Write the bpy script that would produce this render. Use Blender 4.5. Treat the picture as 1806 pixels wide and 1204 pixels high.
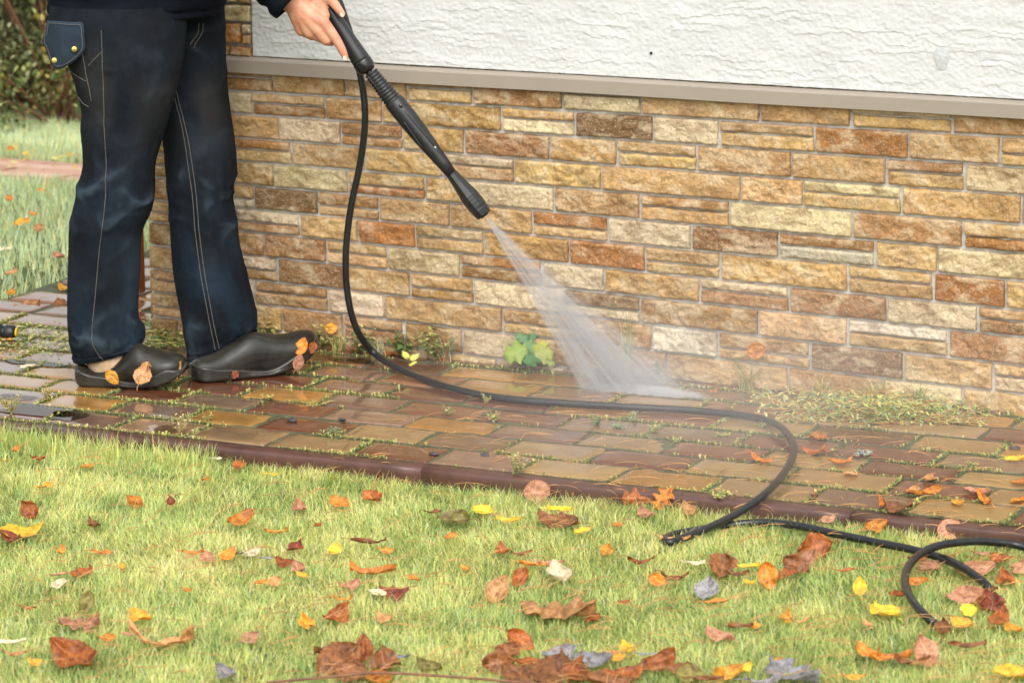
import bpy, bmesh, math, random
import numpy as np
from mathutils import Vector, Matrix, Euler
R_=math.radians
random.seed(7); rng=np.random.default_rng(11)
for o in list(bpy.data.objects): bpy.data.objects.remove(o)
scene=bpy.context.scene; C=scene.collection

# ------------------------------------------------------------ camera
F_PX=6500.0; CX,CY=903.0,602.0
RM=np.array([[0.90989531,0.41476599,-0.00772589],[0.08118587,-0.19630395,-0.97717635],[-0.40681614,0.88850095,-0.21228918]])  # right, down, forward
CAM=np.array([3.722508,-8.12901938,2.0])
cd=bpy.data.cameras.new('camera'); cam=bpy.data.objects.new('camera',cd); C.objects.link(cam); scene.camera=cam
cd.sensor_width=36.0; cd.lens=36.0*F_PX/1806.0; cd.clip_start=0.1; cd.clip_end=500
m=Matrix(((RM[0][0],-RM[1][0],-RM[2][0],CAM[0]),(RM[0][1],-RM[1][1],-RM[2][1],CAM[1]),(RM[0][2],-RM[1][2],-RM[2][2],CAM[2]),(0,0,0,1)))
cam.matrix_world=m
cd.dof.use_dof=True; cd.dof.focus_distance=8.45; cd.dof.aperture_fstop=8.0

# ------------------------------------------------------------ world, sun, exposure
SUN_EL,SUN_AZ=48.0,152.0
w=bpy.data.worlds.new("World"); scene.world=w; w.use_nodes=True
nt=w.node_tree; nt.nodes.clear()
sky=nt.nodes.new('ShaderNodeTexSky'); sky.sky_type='NISHITA'; sky.sun_disc=False
sky.sun_elevation=R_(SUN_EL); sky.sun_rotation=R_(SUN_AZ); sky.air_density=1.8; sky.dust_density=5.0; sky.ozone_density=1.0
hs=nt.nodes.new('ShaderNodeHueSaturation'); hs.inputs['Saturation'].default_value=0.14
bg=nt.nodes.new('ShaderNodeBackground'); bg.inputs['Strength'].default_value=0.15
wo=nt.nodes.new('ShaderNodeOutputWorld')
nt.links.new(sky.outputs[0],hs.inputs['Color']); nt.links.new(hs.outputs[0],bg.inputs[0]); nt.links.new(bg.outputs[0],wo.inputs[0])
sl=bpy.data.lights.new('sun','SUN'); sl.energy=0.85; sl.angle=R_(75); sl.color=(1.0,0.97,0.93)
so=bpy.data.objects.new('sun',sl); C.objects.link(so)
so.rotation_euler=Euler((R_(90-SUN_EL),0,R_(180-SUN_AZ)),'XYZ')
scene.view_settings.view_transform='Standard'; scene.view_settings.look='None'
scene.view_settings.exposure=0.63; scene.view_settings.gamma=1.0
scene.cycles.volume_bounces=1; scene.cycles.volume_step_rate=1.0; scene.cycles.transparent_max_bounces=12
scene.cycles.use_denoising=True
scene.cycles.use_adaptive_sampling=False

# ------------------------------------------------------------ projection helpers: pixel of the survey photo -> real surface
def ray(px,py): return RM.T@np.array([(px-CX)/F_PX,(py-CY)/F_PX,1.0])
def P(px,py,d): return CAM+ray(px,py)*d
def G(px,py,z=0.0):
    v=ray(px,py); return CAM+v*((z-CAM[2])/v[2])
def W(px,py,y=0.0):
    v=ray(px,py); return CAM+v*((y-CAM[1])/v[1])
def depth(p): return float(RM[2]@(np.asarray(p)-CAM))

# ------------------------------------------------------------ numpy noise
def _h(ix,iy,iz,seed):
    n=(ix.astype(np.int64)*374761393+iy.astype(np.int64)*668265263+iz.astype(np.int64)*2147483647+seed*1274126177)&0xffffffff
    n=((n^(n>>13))*1274126177)&0xffffffff
    n=(n^(n>>16))&0xffffffff
    return n/4294967295.0
def noise(x,y,z=0.0,seed=0):
    x,y,z=np.broadcast_arrays(np.asarray(x,float),np.asarray(y,float),np.asarray(z,float))
    ix,iy,iz=np.floor(x),np.floor(y),np.floor(z); fx,fy,fz=x-ix,y-iy,z-iz
    fx,fy,fz=[t*t*(3-2*t) for t in (fx,fy,fz)]
    r=0
    for a in (0,1):
        for b in (0,1):
            for c in (0,1):
                r=r+_h(ix+a,iy+b,iz+c,seed)*(fx if a else 1-fx)*(fy if b else 1-fy)*(fz if c else 1-fz)
    return r*2-1
def fbm(x,y,z=0.0,seed=0,o=4,g=.5):
    s=0;a=1;t=0
    for k in range(o):
        s=s+a*noise(np.asarray(x)*2**k,np.asarray(y)*2**k,np.asarray(z)*2**k,seed+k*17); t+=a; a*=g
    return s/t

# ------------------------------------------------------------ object helpers
def tag(o,label=None,cat=None,group=None,kind=None):
    if label: o['label']=label
    if cat: o['category']=cat
    if group: o['group']=group
    if kind: o['kind']=kind
    return o
def empty(name,loc=(0,0,0)):
    o=bpy.data.objects.new(name,None); C.objects.link(o); o.location=loc; o.empty_display_size=.05; return o
def link(name,me,mat=None,parent=None,smooth=True):
    o=bpy.data.objects.new(name,me); C.objects.link(o)
    if mat:
        for mm in (mat if isinstance(mat,(list,tuple)) else [mat]): me.materials.append(mm)
    if smooth: me.polygons.foreach_set('use_smooth',[True]*len(me.polygons))
    if parent:
        o.parent=parent
        o.matrix_parent_inverse=Matrix.Translation(-Vector(parent.location)) if parent.type=='EMPTY' else Matrix.Identity(4)
    return o
class MB:
    """collects vertices and faces of one mesh"""
    def __init__(s): s.v=[];s.f=[];s.c=[];s.mi=[]
    def add(s,V,Fs,col=None,mi=0):
        b=len(s.v); s.v.extend([tuple(p) for p in V]); s.f.extend([tuple(i+b for i in f) for f in Fs])
        s.mi.extend([mi]*len(Fs))
        if col is not None: s.c.extend([tuple(col)+(1.0,)]*len(V))
    def grid(s,A,col=None,closed=False,mi=0):
        """A: (n,m,3); closed in m"""
        A=np.asarray(A); n,mm=A.shape[:2]; b=len(s.v); s.v.extend(map(tuple,A.reshape(-1,3)))
        for i in range(n-1):
            for j in range(mm if closed else mm-1):
                j2=(j+1)%mm; s.f.append((b+i*mm+j,b+i*mm+j2,b+(i+1)*mm+j2,b+(i+1)*mm+j)); s.mi.append(mi)
        if col is not None:
            col=np.asarray(col)
            if col.ndim==1: s.c.extend([tuple(col)+(1.0,)]*(n*mm))
            else: s.c.extend([tuple(c)+(1.0,) for c in col.reshape(-1,3)])
    def cap(s,pts,col=None):
        b=len(s.v); s.v.extend(map(tuple,pts)); s.v.append(tuple(np.mean(pts,axis=0))); n=len(pts)
        for j in range(n): s.f.append((b+j,b+(j+1)%n,b+n)); s.mi.append(0)
        if col is not None: s.c.extend([tuple(col)+(1.0,)]*(n+1))
    def build(s,name,mat=None,parent=None,smooth=True,weld=False):
        me=bpy.data.meshes.new(name); me.from_pydata(s.v,[],s.f)
        if s.c:
            a=me.color_attributes.new('col','FLOAT_COLOR','POINT'); a.data.foreach_set('color',np.array(s.c,dtype=np.float32).ravel())
        me.update()
        if any(s.mi): me.polygons.foreach_set('material_index',s.mi)
        if weld or True:
            bm=bmesh.new(); bm.from_mesh(me)
            if weld or len(s.v)<15000: bmesh.ops.remove_doubles(bm,verts=bm.verts,dist=1e-5)
            bmesh.ops.recalc_face_normals(bm,faces=bm.faces); bm.to_mesh(me); bm.free()
        return link(name,me,mat,parent,smooth)
def fastmesh(name,V,quads,cols=None,mat=None,parent=None,smooth=False):
    me=bpy.data.meshes.new(name); nv=len(V); nf=len(quads); k=quads.shape[1]
    me.vertices.add(nv); me.vertices.foreach_set('co',V.astype(np.float32).ravel())
    me.loops.add(nf*k); me.loops.foreach_set('vertex_index',quads.astype(np.int32).ravel())
    me.polygons.add(nf); me.polygons.foreach_set('loop_start',np.arange(0,nf*k,k,dtype=np.int32)); me.polygons.foreach_set('loop_total',np.full(nf,k,dtype=np.int32))
    me.update(calc_edges=True)
    if cols is not None:
        a=me.color_attributes.new('col','FLOAT_COLOR','POINT'); cc=np.ones((nv,4),np.float32); cc[:,:3]=cols; a.data.foreach_set('color',cc.ravel())
    return link(name,me,mat,parent,smooth)
def frames(pts):
    pts=np.asarray(pts,float); T=np.gradient(pts,axis=0); T/=np.linalg.norm(T,axis=1)[:,None]
    u=np.cross(T[0],[0,0,1.0]); 
    if np.linalg.norm(u)<1e-3: u=np.array([1.0,0,0])
    U=[]
    for t in T:
        u=u-t*np.dot(u,t); u/=np.linalg.norm(u); U.append(u)
    U=np.array(U); return T,U,np.cross(T,U)
def tube(mb,pts,r,n=10,col=None,cap=True):
    pts=np.asarray(pts,float); r=np.broadcast_to(np.asarray(r,float),(len(pts),)); T,U,V=frames(pts)
    a=np.arange(n)*2*math.pi/n
    A=pts[:,None]+r[:,None,None]*(np.cos(a)[None,:,None]*U[:,None]+np.sin(a)[None,:,None]*V[:,None])
    mb.grid(A,col,closed=True)
    if cap: mb.cap(A[0],col); mb.cap(A[-1],col)
    return A
def spline(pts,n=8):
    pts=np.asarray(pts,float); Q=np.vstack([2*pts[0]-pts[1],pts,2*pts[-1]-pts[-2]]); out=[]
    for i in range(1,len(Q)-2):
        for t in np.linspace(0,1,n,endpoint=False):
            a,b,c,d=Q[i-1],Q[i],Q[i+1],Q[i+2]
            out.append(.5*((2*b)+(-a+c)*t+(2*a-5*b+4*c-d)*t*t+(-a+3*b-3*c+d)*t**3))
    out.append(pts[-1]); return np.array(out)
def lathe(mb,p0,p1,prof,n=20,col=None,squash=1.0,side=None):
    """prof: list of (t along p0->p1, radius)"""
    p0=np.asarray(p0,float);p1=np.asarray(p1,float); ax=p1-p0; t=ax/np.linalg.norm(ax)
    u=np.asarray(side if side is not None else np.cross(t,[0,0,1.0]),float); u=u-t*np.dot(u,t); u/=np.linalg.norm(u); v=np.cross(t,u)
    a=np.arange(n)*2*math.pi/n
    A=np.array([[p0+ax*s+r*(math.cos(q)*u+math.sin(q)*squash*v) for q in a] for s,r in prof])
    mb.grid(A,col,closed=True); mb.cap(A[0],col); mb.cap(A[-1],col)

# ------------------------------------------------------------ materials
def mat(name):
    m=bpy.data.materials.new(name); m.use_nodes=True; nt=m.node_tree; b=nt.nodes['Principled BSDF']; return m,nt,b
def N(nt,t,**k):
    n=nt.nodes.new(t)
    for a,v in k.items():
        if a in n.inputs: n.inputs[a].default_value=v
        else: setattr(n,a,v)
    return n
def noisen(nt,scale,detail=6,rough=.6,dist=0,vec=None,mapscale=None):
    n=N(nt,'ShaderNodeTexNoise'); n.inputs['Scale'].default_value=scale; n.inputs['Detail'].default_value=detail
    n.inputs['Roughness'].default_value=rough; n.inputs['Distortion'].default_value=dist
    tc=N(nt,'ShaderNodeTexCoord'); src=tc.outputs['Object']
    if mapscale:
        mp=N(nt,'ShaderNodeMapping'); mp.inputs['Scale'].default_value=mapscale; nt.links.new(src,mp.inputs['Vector']); src=mp.outputs[0]
    nt.links.new(vec or src,n.inputs['Vector']); return n.outputs['Fac']
def ramp(nt,fac,lo,hi,a=(0,0,0,1),b=(1,1,1,1)):
    r=N(nt,'ShaderNodeValToRGB'); r.color_ramp.elements[0].position=lo; r.color_ramp.elements[1].position=hi
    r.color_ramp.elements[0].color=a; r.color_ramp.elements[1].color=b
    nt.links.new(fac,r.inputs[0]); return r.outputs[0]
def mix(nt,fac,a,b,mode='MIX'):
    x=N(nt,'ShaderNodeMix'); x.data_type='RGBA'; x.blend_type=mode; ia,ib=x.inputs[6],x.inputs[7]
    for s,i in ((fac,x.inputs[0]),(a,ia),(b,ib)):
        if isinstance(s,(int,float)): i.default_value=s
        elif isinstance(s,tuple): i.default_value=s if len(s)==4 else s+(1,)
        else: nt.links.new(s,i)
    return x.outputs[2]
def attr(nt,name='col'):
    a=N(nt,'ShaderNodeAttribute'); a.attribute_name=name; return a.outputs['Color']
def math_(nt,op,a,b=None):
    x=N(nt,'ShaderNodeMath'); x.operation=op
    for s,i in ((a,x.inputs[0]),(b,x.inputs[1])):
        if s is None: continue
        if isinstance(s,(int,float)): i.default_value=s
        else: nt.links.new(s,i)
    return x.outputs[0]
def bump(nt,b,h,strength,dist):
    x=N(nt,'ShaderNodeBump'); x.inputs['Strength'].default_value=strength; x.inputs['Distance'].default_value=dist
    nt.links.new(h,x.inputs['Height']); nt.links.new(x.outputs[0],b.inputs['Normal']); return x
def simple(name,col,rough=.6,bumps=None,var=.25,vscale=30,spec=.5,metal=0,coat=0):
    m,nt,b=mat(name); f=noisen(nt,vscale,5)
    c=mix(nt,ramp(nt,f,.3,.7),tuple(x*(1-var) for x in col),tuple(min(1,x*(1+var)) for x in col)); nt.links.new(c,b.inputs['Base Color'])
    b.inputs['Roughness'].default_value=rough; b.inputs['Specular IOR Level'].default_value=spec; b.inputs['Metallic'].default_value=metal
    if coat: b.inputs['Coat Weight'].default_value=coat; b.inputs['Coat Roughness'].default_value=.08
    if bumps: bump(nt,b,noisen(nt,bumps[0],6),bumps[1],bumps[2])
    return m

def stone_mat():
    m,nt,b=mat('riven_stone'); c=attr(nt)
    n1=noisen(nt,26,9,.68,.8,mapscale=(1,1,1.5)); n2=noisen(nt,55,8,.7,1.5); n3=noisen(nt,9,6,.6,.5); n4=noisen(nt,160,5,.7)
    c=mix(nt,math_(nt,'MULTIPLY',ramp(nt,n1,.50,.66),.75),c,mix(nt,.5,c,(.80,.66,.45)))
    c=mix(nt,math_(nt,'MULTIPLY',ramp(nt,n2,.54,.70),.65),c,mix(nt,.82,c,(.16,.07,.02)))
    c=mix(nt,math_(nt,'MULTIPLY',ramp(nt,n3,.52,.72),.55),c,mix(nt,.6,c,(.30,.15,.055)))
    v=N(nt,'ShaderNodeTexVoronoi'); v.feature='DISTANCE_TO_EDGE'; v.inputs['Scale'].default_value=22
    tc=N(nt,'ShaderNodeTexCoord'); nn=N(nt,'ShaderNodeTexNoise'); nn.inputs['Scale'].default_value=20; nn.inputs['Detail'].default_value=5
    nt.links.new(tc.outputs['Object'],nn.inputs['Vector'])
    vm=N(nt,'ShaderNodeVectorMath'); vm.operation='MULTIPLY_ADD'; vm.inputs[1].default_value=(.16,.16,.16); nt.links.new(nn.outputs['Color'],vm.inputs[0]); nt.links.new(tc.outputs['Object'],vm.inputs[2]); nt.links.new(vm.outputs[0],v.inputs['Vector'])
    vein=ramp(nt,v.outputs['Distance'],.0,.055,(1,1,1,1),(0,0,0,1))
    c=mix(nt,math_(nt,'MULTIPLY',math_(nt,'MULTIPLY',vein,ramp(nt,n3,.5,.7)),.30),c,(.80,.70,.55))
    c=mix(nt,math_(nt,'MULTIPLY',ramp(nt,n4,.50,.62),.50),c,mix(nt,.55,c,(.26,.13,.05)))
    n6=noisen(nt,210,4,.7); c=mix(nt,math_(nt,'MULTIPLY',ramp(nt,n6,.55,.66),.55),c,(.78,.66,.47))
    nt.links.new(c,b.inputs['Base Color']); b.inputs['Roughness'].default_value=.82; b.inputs['Specular IOR Level'].default_value=.25
    h=math_(nt,'ADD',math_(nt,'MULTIPLY',n2,.9),math_(nt,'MULTIPLY',n4,.5)); bump(nt,b,h,1.0,.011)
    return m
def paver_mat():
    m,nt,b=mat('wet_clinker'); c=attr(nt)
    n1=noisen(nt,14,7,.62,.6); n2=noisen(nt,90,6,.7); n3=noisen(nt,5,4,.5); n5=noisen(nt,60,5,.7,0,mapscale=(.25,1.6,1))
    c=mix(nt,math_(nt,'MULTIPLY',ramp(nt,n1,.42,.68),.6),c,mix(nt,.6,c,(.09,.045,.02)))
    c=mix(nt,math_(nt,'MULTIPLY',ramp(nt,n5,.48,.72),.35),c,mix(nt,.5,c,(.26,.17,.08)))
    nt.links.new(c,b.inputs['Base Color'])
    r=N(nt,'ShaderNodeMapRange'); r.inputs['From Min'].default_value=.35; r.inputs['From Max'].default_value=.65; r.inputs['To Min'].default_value=.04; r.inputs['To Max'].default_value=.22
    nt.links.new(n3,r.inputs['Value']); nt.links.new(r.outputs[0],b.inputs['Roughness']); b.inputs['Specular IOR Level'].default_value=.42
    b.inputs['Coat Roughness'].default_value=.035; b.inputs['Coat IOR'].default_value=1.36
    geo=N(nt,'ShaderNodeNewGeometry'); sp=N(nt,'ShaderNodeSeparateXYZ'); nt.links.new(geo.outputs['Position'],sp.inputs[0])
    mw=N(nt,'ShaderNodeMapRange'); mw.inputs['From Min'].default_value=.9; mw.inputs['From Max'].default_value=-.1; mw.inputs['To Min'].default_value=.25; mw.inputs['To Max'].default_value=1.0; nt.links.new(sp.outputs[0],mw.inputs['Value'])
    nt.links.new(math_(nt,'MULTIPLY',mw.outputs[0],ramp(nt,n3,.30,.55)),b.inputs['Coat Weight'])
    bump(nt,b,math_(nt,'ADD',n2,math_(nt,'MULTIPLY',n1,.8)),.22,.0022)
    return m
def stucco_mat():
    m,nt,b=mat('white_render'); n1=noisen(nt,8,5); n2=noisen(nt,230,5,.7); n3=noisen(nt,40,6,.6,1.0,mapscale=(.5,1,2.2))
    c=mix(nt,ramp(nt,n1,.35,.7),(.55,.555,.545),(.60,.605,.595)); nt.links.new(c,b.inputs['Base Color']); b.inputs['Roughness'].default_value=.75
    bump(nt,b,math_(nt,'ADD',math_(nt,'MULTIPLY',n2,.35),n3),.5,.002); return m
def leafy(name,col,col2,trans=.3,rough=.5,scale=60,spots=True,useattr=False):
    m,nt,b=mat(name); f=noisen(nt,scale,6,.65,.8); oi=N(nt,'ShaderNodeObjectInfo')
    c=mix(nt,ramp(nt,f,.42,.62),col,col2)
    if useattr: c=attr(nt)
    else:
        c=mix(nt,math_(nt,'MULTIPLY',attr(nt),.42),c,tuple(min(1,x*1.5+.06) for x in col[:3]))
        sp_=ramp(nt,noisen(nt,scale*2.6,3,.6),.60,.68); c=mix(nt,math_(nt,'MULTIPLY',sp_,.75),c,tuple(x*.28 for x in col2[:3])); bl_=ramp(nt,noisen(nt,scale*.45,4,.6),.52,.64); c=mix(nt,math_(nt,'MULTIPLY',bl_,.6),c,tuple(x*.55 for x in col2[:3]))
    if not useattr:
        hsv=N(nt,'ShaderNodeHueSaturation'); nt.links.new(c,hsv.inputs['Color']); mr=N(nt,'ShaderNodeMapRange'); mr.inputs['To Min'].default_value=.75; mr.inputs['To Max'].default_value=1.2
        nt.links.new(oi.outputs['Random'],mr.inputs['Value']); nt.links.new(mr.outputs[0],hsv.inputs['Value']); c=hsv.outputs[0]
    nt.links.new(c,b.inputs['Base Color']); b.inputs['Roughness'].default_value=rough; b.inputs['Specular IOR Level'].default_value=.4
    if not useattr: bump(nt,b,f,.5,.002)
    if trans:
        tr=N(nt,'ShaderNodeBsdfTranslucent'); nt.links.new(c,tr.inputs['Color']); ms=N(nt,'ShaderNodeMixShader'); ms.inputs[0].default_value=trans
        out=nt.nodes['Material Output']; nt.links.new(b.outputs[0],ms.inputs[1]); nt.links.new(tr.outputs[0],ms.inputs[2]); nt.links.new(ms.outputs[0],out.inputs[0])
    return m
M={}
M['stone']=stone_mat(); M['paver']=paver_mat(); M['stucco']=stucco_mat()
M['mortar']=simple('grey_mortar',(.54,.52,.48),.9,(180,.7,.003),.22,60)
M['ledge']=simple('taupe_metal',(.31,.265,.215),.45,None,.05,6)
M['bed']=simple('mossy_joint',(.075,.085,.04),.75,(120,.9,.006),.6,45)
M['soil']=simple('soil',(.11,.14,.045),.95,(60,.8,.02),.4,20)
M['kerb']=simple('kerb_clay',(.085,.036,.026),.4,(80,.25,.002),.3,18,coat=.12)
M['grass']=leafy('grass_blade',(.2,.3,.05),(.2,.3,.05),.35,.55,useattr=True)
M['greens']=leafy('weed_leaf',(.2,.3,.05),(.2,.3,.05),.3,.5,useattr=True)
M['needle']=simple('dry_needle',(.52,.27,.09),.6,None,.35,12)
M['rubber']=simple('black_hose_rubber',(.013,.014,.016),.26,(90,.35,.0015),.3,25)
M['plastic']=simple('black_plastic',(.014,.015,.017),.38,(150,.3,.0008),.3,40)
M['gloss']=simple('black_gloss_plastic',(.010,.011,.012),.14)
M['clog']=simple('dark_green_rubber',(.021,.020,.015),.42,(34,.6,.004),.6,14,coat=.40,spec=.14)
M['sole']=simple('dark_rubber_sole',(.026,.025,.020),.26,(80,.4,.002),.3,25,coat=.25)
M['sock']=simple('beige_wool',(.45,.31,.19),.95,(220,1,.004),.2,60)
M['brass']=simple('brass',(.55,.42,.10),.35,None,.2,60,metal=.8)
M['thread']=simple('stitching',(.13,.115,.095),.9,(400,.6,.002),.4,200)
M['jacket']=simple('navy_jacket',(.0035,.005,.010),.8,(35,.35,.012),.4,12,spec=.12)
M['hair']=simple('brown_hair',(.03,.018,.01),.6,(200,1,.004))
def skin():
    m,nt,b=mat('skin'); n1=noisen(nt,28,5); n2=noisen(nt,420,4,.6)
    nt.links.new(mix(nt,ramp(nt,n1,.35,.68),(.66,.34,.22),(.52,.21,.13)),b.inputs['Base Color']); b.inputs['Roughness'].default_value=.5
    b.inputs['Subsurface Weight'].default_value=.15; b.inputs['Subsurface Scale'].default_value=.006; b.inputs['Subsurface Radius'].default_value=(1,.35,.2)
    bump(nt,b,math_(nt,'ADD',n2,math_(nt,'MULTIPLY',n1,2)),.35,.0012); return m
M['skin']=skin()
def denim():
    m,nt,b=mat('dark_denim'); n1=noisen(nt,5.5,5,.6,.8); n2=noisen(nt,900,3,.6,mapscale=(1,1,.35)); n3=noisen(nt,26,5,.6,.5,mapscale=(1,1,.45))
    c=attr(nt); c=mix(nt,ramp(nt,n1,.42,.72),c,mix(nt,.45,c,(.016,.024,.032)))
    c=mix(nt,math_(nt,'MULTIPLY',ramp(nt,n3,.55,.8),.22),c,(.030,.042,.055)); c=mix(nt,math_(nt,'MULTIPLY',n2,.30),c,mix(nt,.5,c,(.026,.032,.040)))
    nt.links.new(c,b.inputs['Base Color']); b.inputs['Roughness'].default_value=.9; b.inputs['Specular IOR Level'].default_value=.12
    b.inputs['Sheen Weight'].default_value=.0
    bump(nt,b,math_(nt,'ADD',math_(nt,'MULTIPLY',n2,.15),n3),.8,.010); return m
M['denim']=denim()

# ------------------------------------------------------------ terrain and lawn
Z_L=-0.042
def terr(x,y):
    x=np.asarray(x,float);y=np.asarray(y,float)
    z=Z_L+.010*noise(x*2.3,y*2.3,seed=3)+.004*noise(x*7,y*7,seed=5)
    return z-.075*np.maximum(0,y-.9)*(y<40)-.075*39*(y>=40)
def T(px,py,lift=0.0):
    z=-.03
    for k in range(12):
        p=G(px,py,z); z=.5*z+.5*(float(terr(p[0],p[1]))+lift)
    return G(px,py,z)
def ground_sheet():
    xs=np.concatenate([np.linspace(-80,-7,12),np.linspace(-6,4,90),np.linspace(5,80,12)])
    def part(ys,cut=None):
        mb=MB(); X,Y=np.meshgrid(xs,ys); mb.grid(np.dstack([X,Y,terr(X,Y)])); return mb
    ys=np.concatenate([np.linspace(-40,-4,10),np.linspace(-3.2,-1.05,22),np.linspace(-1.04,.20,4),np.linspace(.4,14,60),np.linspace(16,120,14)])
    X,Y=np.meshgrid(xs,ys); Z=terr(X,Y); Z[(Y>-1.05)&(Y<.35)]-=.03
    mb=MB(); mb.grid(np.dstack([X,Y,Z])); tag(mb.build('lawn_ground',M['soil']),kind='structure')
ground_sheet()

# ------------------------------------------------------------ path of wet clinker pavers
COLP={'O':(.33,.165,.035),'M':(.125,.042,.022),'G':(.19,.115,.068),'B':(.165,.065,.030),'T':(.28,.17,.075),'R':(.22,.088,.040),'S':(.155,.085,.052)}
rows=[ # y_far, y_near, joints, colours (left to right, first starts left of first joint)
 (.075,-.055,[-.62,-.42,-.21,-.0,.21,.42,.63,.85,1.07,1.29,1.5],'MBMMGBSMBMOB'),
 (-.060,-.172,[-.74,-.535,-.33,-.123,.077,.285,.49,.70,.91,1.12,1.33,1.54],'GGBMOOBSTBOTO'),
 (-.178,-.300,[-.86,-.65,-.44,-.235,-.03,.177,.385,.60,.81,1.03,1.297,1.5],'GGBSROGOBTTMO'),
 (-.306,-.438,[-.97,-.77,-.565,-.356,-.146,.065,.278,.483,.70,.92,1.17,1.38],'GOSMSMMORTMTO'),
 (-.444,-.570,[-.88,-.67,-.465,-.256,-.055,.163,.37,.59,.809,1.035,1.275,1.49],'OOMOSBMGSBMGT'),
 (-.576,-.698,[-.947,-.76,-.575,-.38,-.177,.038,.251,.47,.68,.91,1.14,1.36,1.57],'OOMGMGOSTMTMTO'),
 (-.704,-.838,[-.868,-.676,-.47,-.281,-.06,.139,.346,.562,.792,1.02,1.256,1.47],'GOGOMTSTMTTMT'),
 (-.844,-.984,[-.96,-.762,-.578,-.38,-.17,.04,.239,.456,.676,.90,1.13,1.35,1.57],'MMGTTTMGTOTSTM')]
def paver(mb,x0,x1,y0,y1,col,z=0.0):
    """one paver: bevelled slab, top gently domed and tilted"""
    g=.0035+random.uniform(0,.0025); x0+=g;x1-=g;y0+=g;y1-=g
    tx,ty=random.uniform(-.005,.005),random.uniform(-.007,.007); dz=random.uniform(-.0012,.0012)+z
    nx,ny=13,9; e=.004
    us=np.concatenate([[0,0],np.linspace(0,1,nx),[1,1]]); vs=np.concatenate([[0,0],np.linspace(0,1,ny),[1,1]])
    cx,cy=(x0+x1)/2,(y0+y1)/2; U,V=np.meshgrid(us,vs)
    ix=np.clip(np.arange(len(us)),0,len(us)-1)
    X=x0+e+(x1-x0-2*e)*U; Y=y0+e+(y1-y0-2*e)*V
    X[:,0:2]-=e; X[:,-2:]+=e; Y[0:2,:]-=e; Y[-2:,:]+=e
    X=X+.0028*noise(Y*20,X*2,seed=int(abs(x0)*997)%97); Y=Y+.0028*noise(X*20,Y*2,seed=5)
    rx=np.minimum(U,1-U)*(x1-x0); ry=np.minimum(V,1-V)*(y1-y0)
    Z=dz+tx*(X-cx)+ty*(Y-cy)+.0009*fbm(X*14,Y*14,seed=9)+.0012*np.minimum(1,np.minimum(rx,ry)/.02)
    Z[:,1]-=.0016;Z[:,-2]-=.0016;Z[1,:]-=.0016;Z[-2,:]-=.0016
    Z[:,0]=-.045;Z[:,-1]=-.045;Z[0,:]=-.045;Z[-1,:]=-.045
    f=random.uniform(.82,1.2); cc=np.array(col)*f*np.array([1,random.uniform(.93,1.07),random.uniform(.85,1.15)])
    mb.grid(np.dstack([X,Y,Z]),cc)
def build_path():
    mb=MB()
    for ri,(yf,yn,js,cs) in enumerate(rows):
        js=list(js)
        left=js[0]; ext=[]
        while left>-2.6: left-=.208; ext.append(left)
        right=js[-1]; ext2=[]
        while right<3.0: right+=.212; ext2.append(right)
        xs=ext[::-1]+js+ext2; n0=len(ext)
        for i in range(len(xs)-1):
            k=i-n0+1
            c=COLP[cs[k]] if 0<=k<len(cs) else COLP[random.choice('OOMMGBTSG')]
            if k<=1 and xs[i]<-.7: c=COLP[random.choice('RTOGO')] if k<0 else c
            wob=.004
            paver(mb,xs[i]+random.uniform(-wob,wob)*.3,xs[i+1],yn,yf,c)
    # rows that run past the house corner on the left
    y=.080
    for r in range(1):
        x=-2.7
        while x<-1.12:
            paver(mb,x,x+.205,y,y+.128,COLP[random.choice('RRTGSM')]); x+=.209
        y+=.134
    # strip leading back along the gable side
    for r in range(9):
        x=-1.60+(.1 if r%2 else 0)
        for k in range(3):
            if x+.205<-1.04: paver(mb,x,x+.205,.216+r*.134,.216+r*.134+.128,COLP[random.choice('GSRTG')]); 
            x+=.209
    o=mb.build('path',M['paver'],smooth=False); tag(o,kind='structure')
    me=o.data; me.polygons.foreach_set('use_smooth',[True]*len(me.polygons))
    # joint filling: one sheet just below the paver tops
    mb=MB(); xs=np.linspace(-2.75,3.1,420); ys=np.linspace(-.995,.085,90); X,Y=np.meshgrid(xs,ys)
    mb.grid(np.dstack([X,Y,-.0024+.0035*fbm(X*30,Y*30,seed=2)]))
    xs=np.linspace(-2.75,-1.1,60); ys=np.linspace(.085,.212,12); X,Y=np.meshgrid(xs,ys); mb.grid(np.dstack([X,Y,-.0024+.0035*fbm(X*30,Y*30,seed=2)]))
    xs=np.linspace(-1.62,-1.02,40); ys=np.linspace(.214,1.45,90); X,Y=np.meshgrid(xs,ys); mb.grid(np.dstack([X,Y,-.0065+.003*fbm(X*30,Y*30,seed=2)]))
    tag(mb.build('path_joints',M['bed']),kind='structure')
    # kerb stones, rounded top edge
    mb=MB(); x=-2.75; k=0
    while x<3.1:
        L=1.0; xs=np.linspace(x+.0006,x+L-.0006,14)
        prof=[(-.988,-.06),(-.988,-.002),(-.989,.0),(-1.016,.0004),(-1.027,-.0006),(-1.032,-.003),(-1.0345,-.008),(-1.035,-.02),(-1.035,-.12)]
        dz=random.uniform(-.002,.002)
        A=np.array([[(xx,y+.001*math.sin(xx*9),z+dz+.0008*math.sin(xx*40)) for (y,z) in prof] for xx in xs]); mb.grid(A); mb.cap(A[0]); mb.cap(A[-1]); x+=L
    tag(mb.build('kerb',M['kerb']),kind='structure')
build_path()
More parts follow.
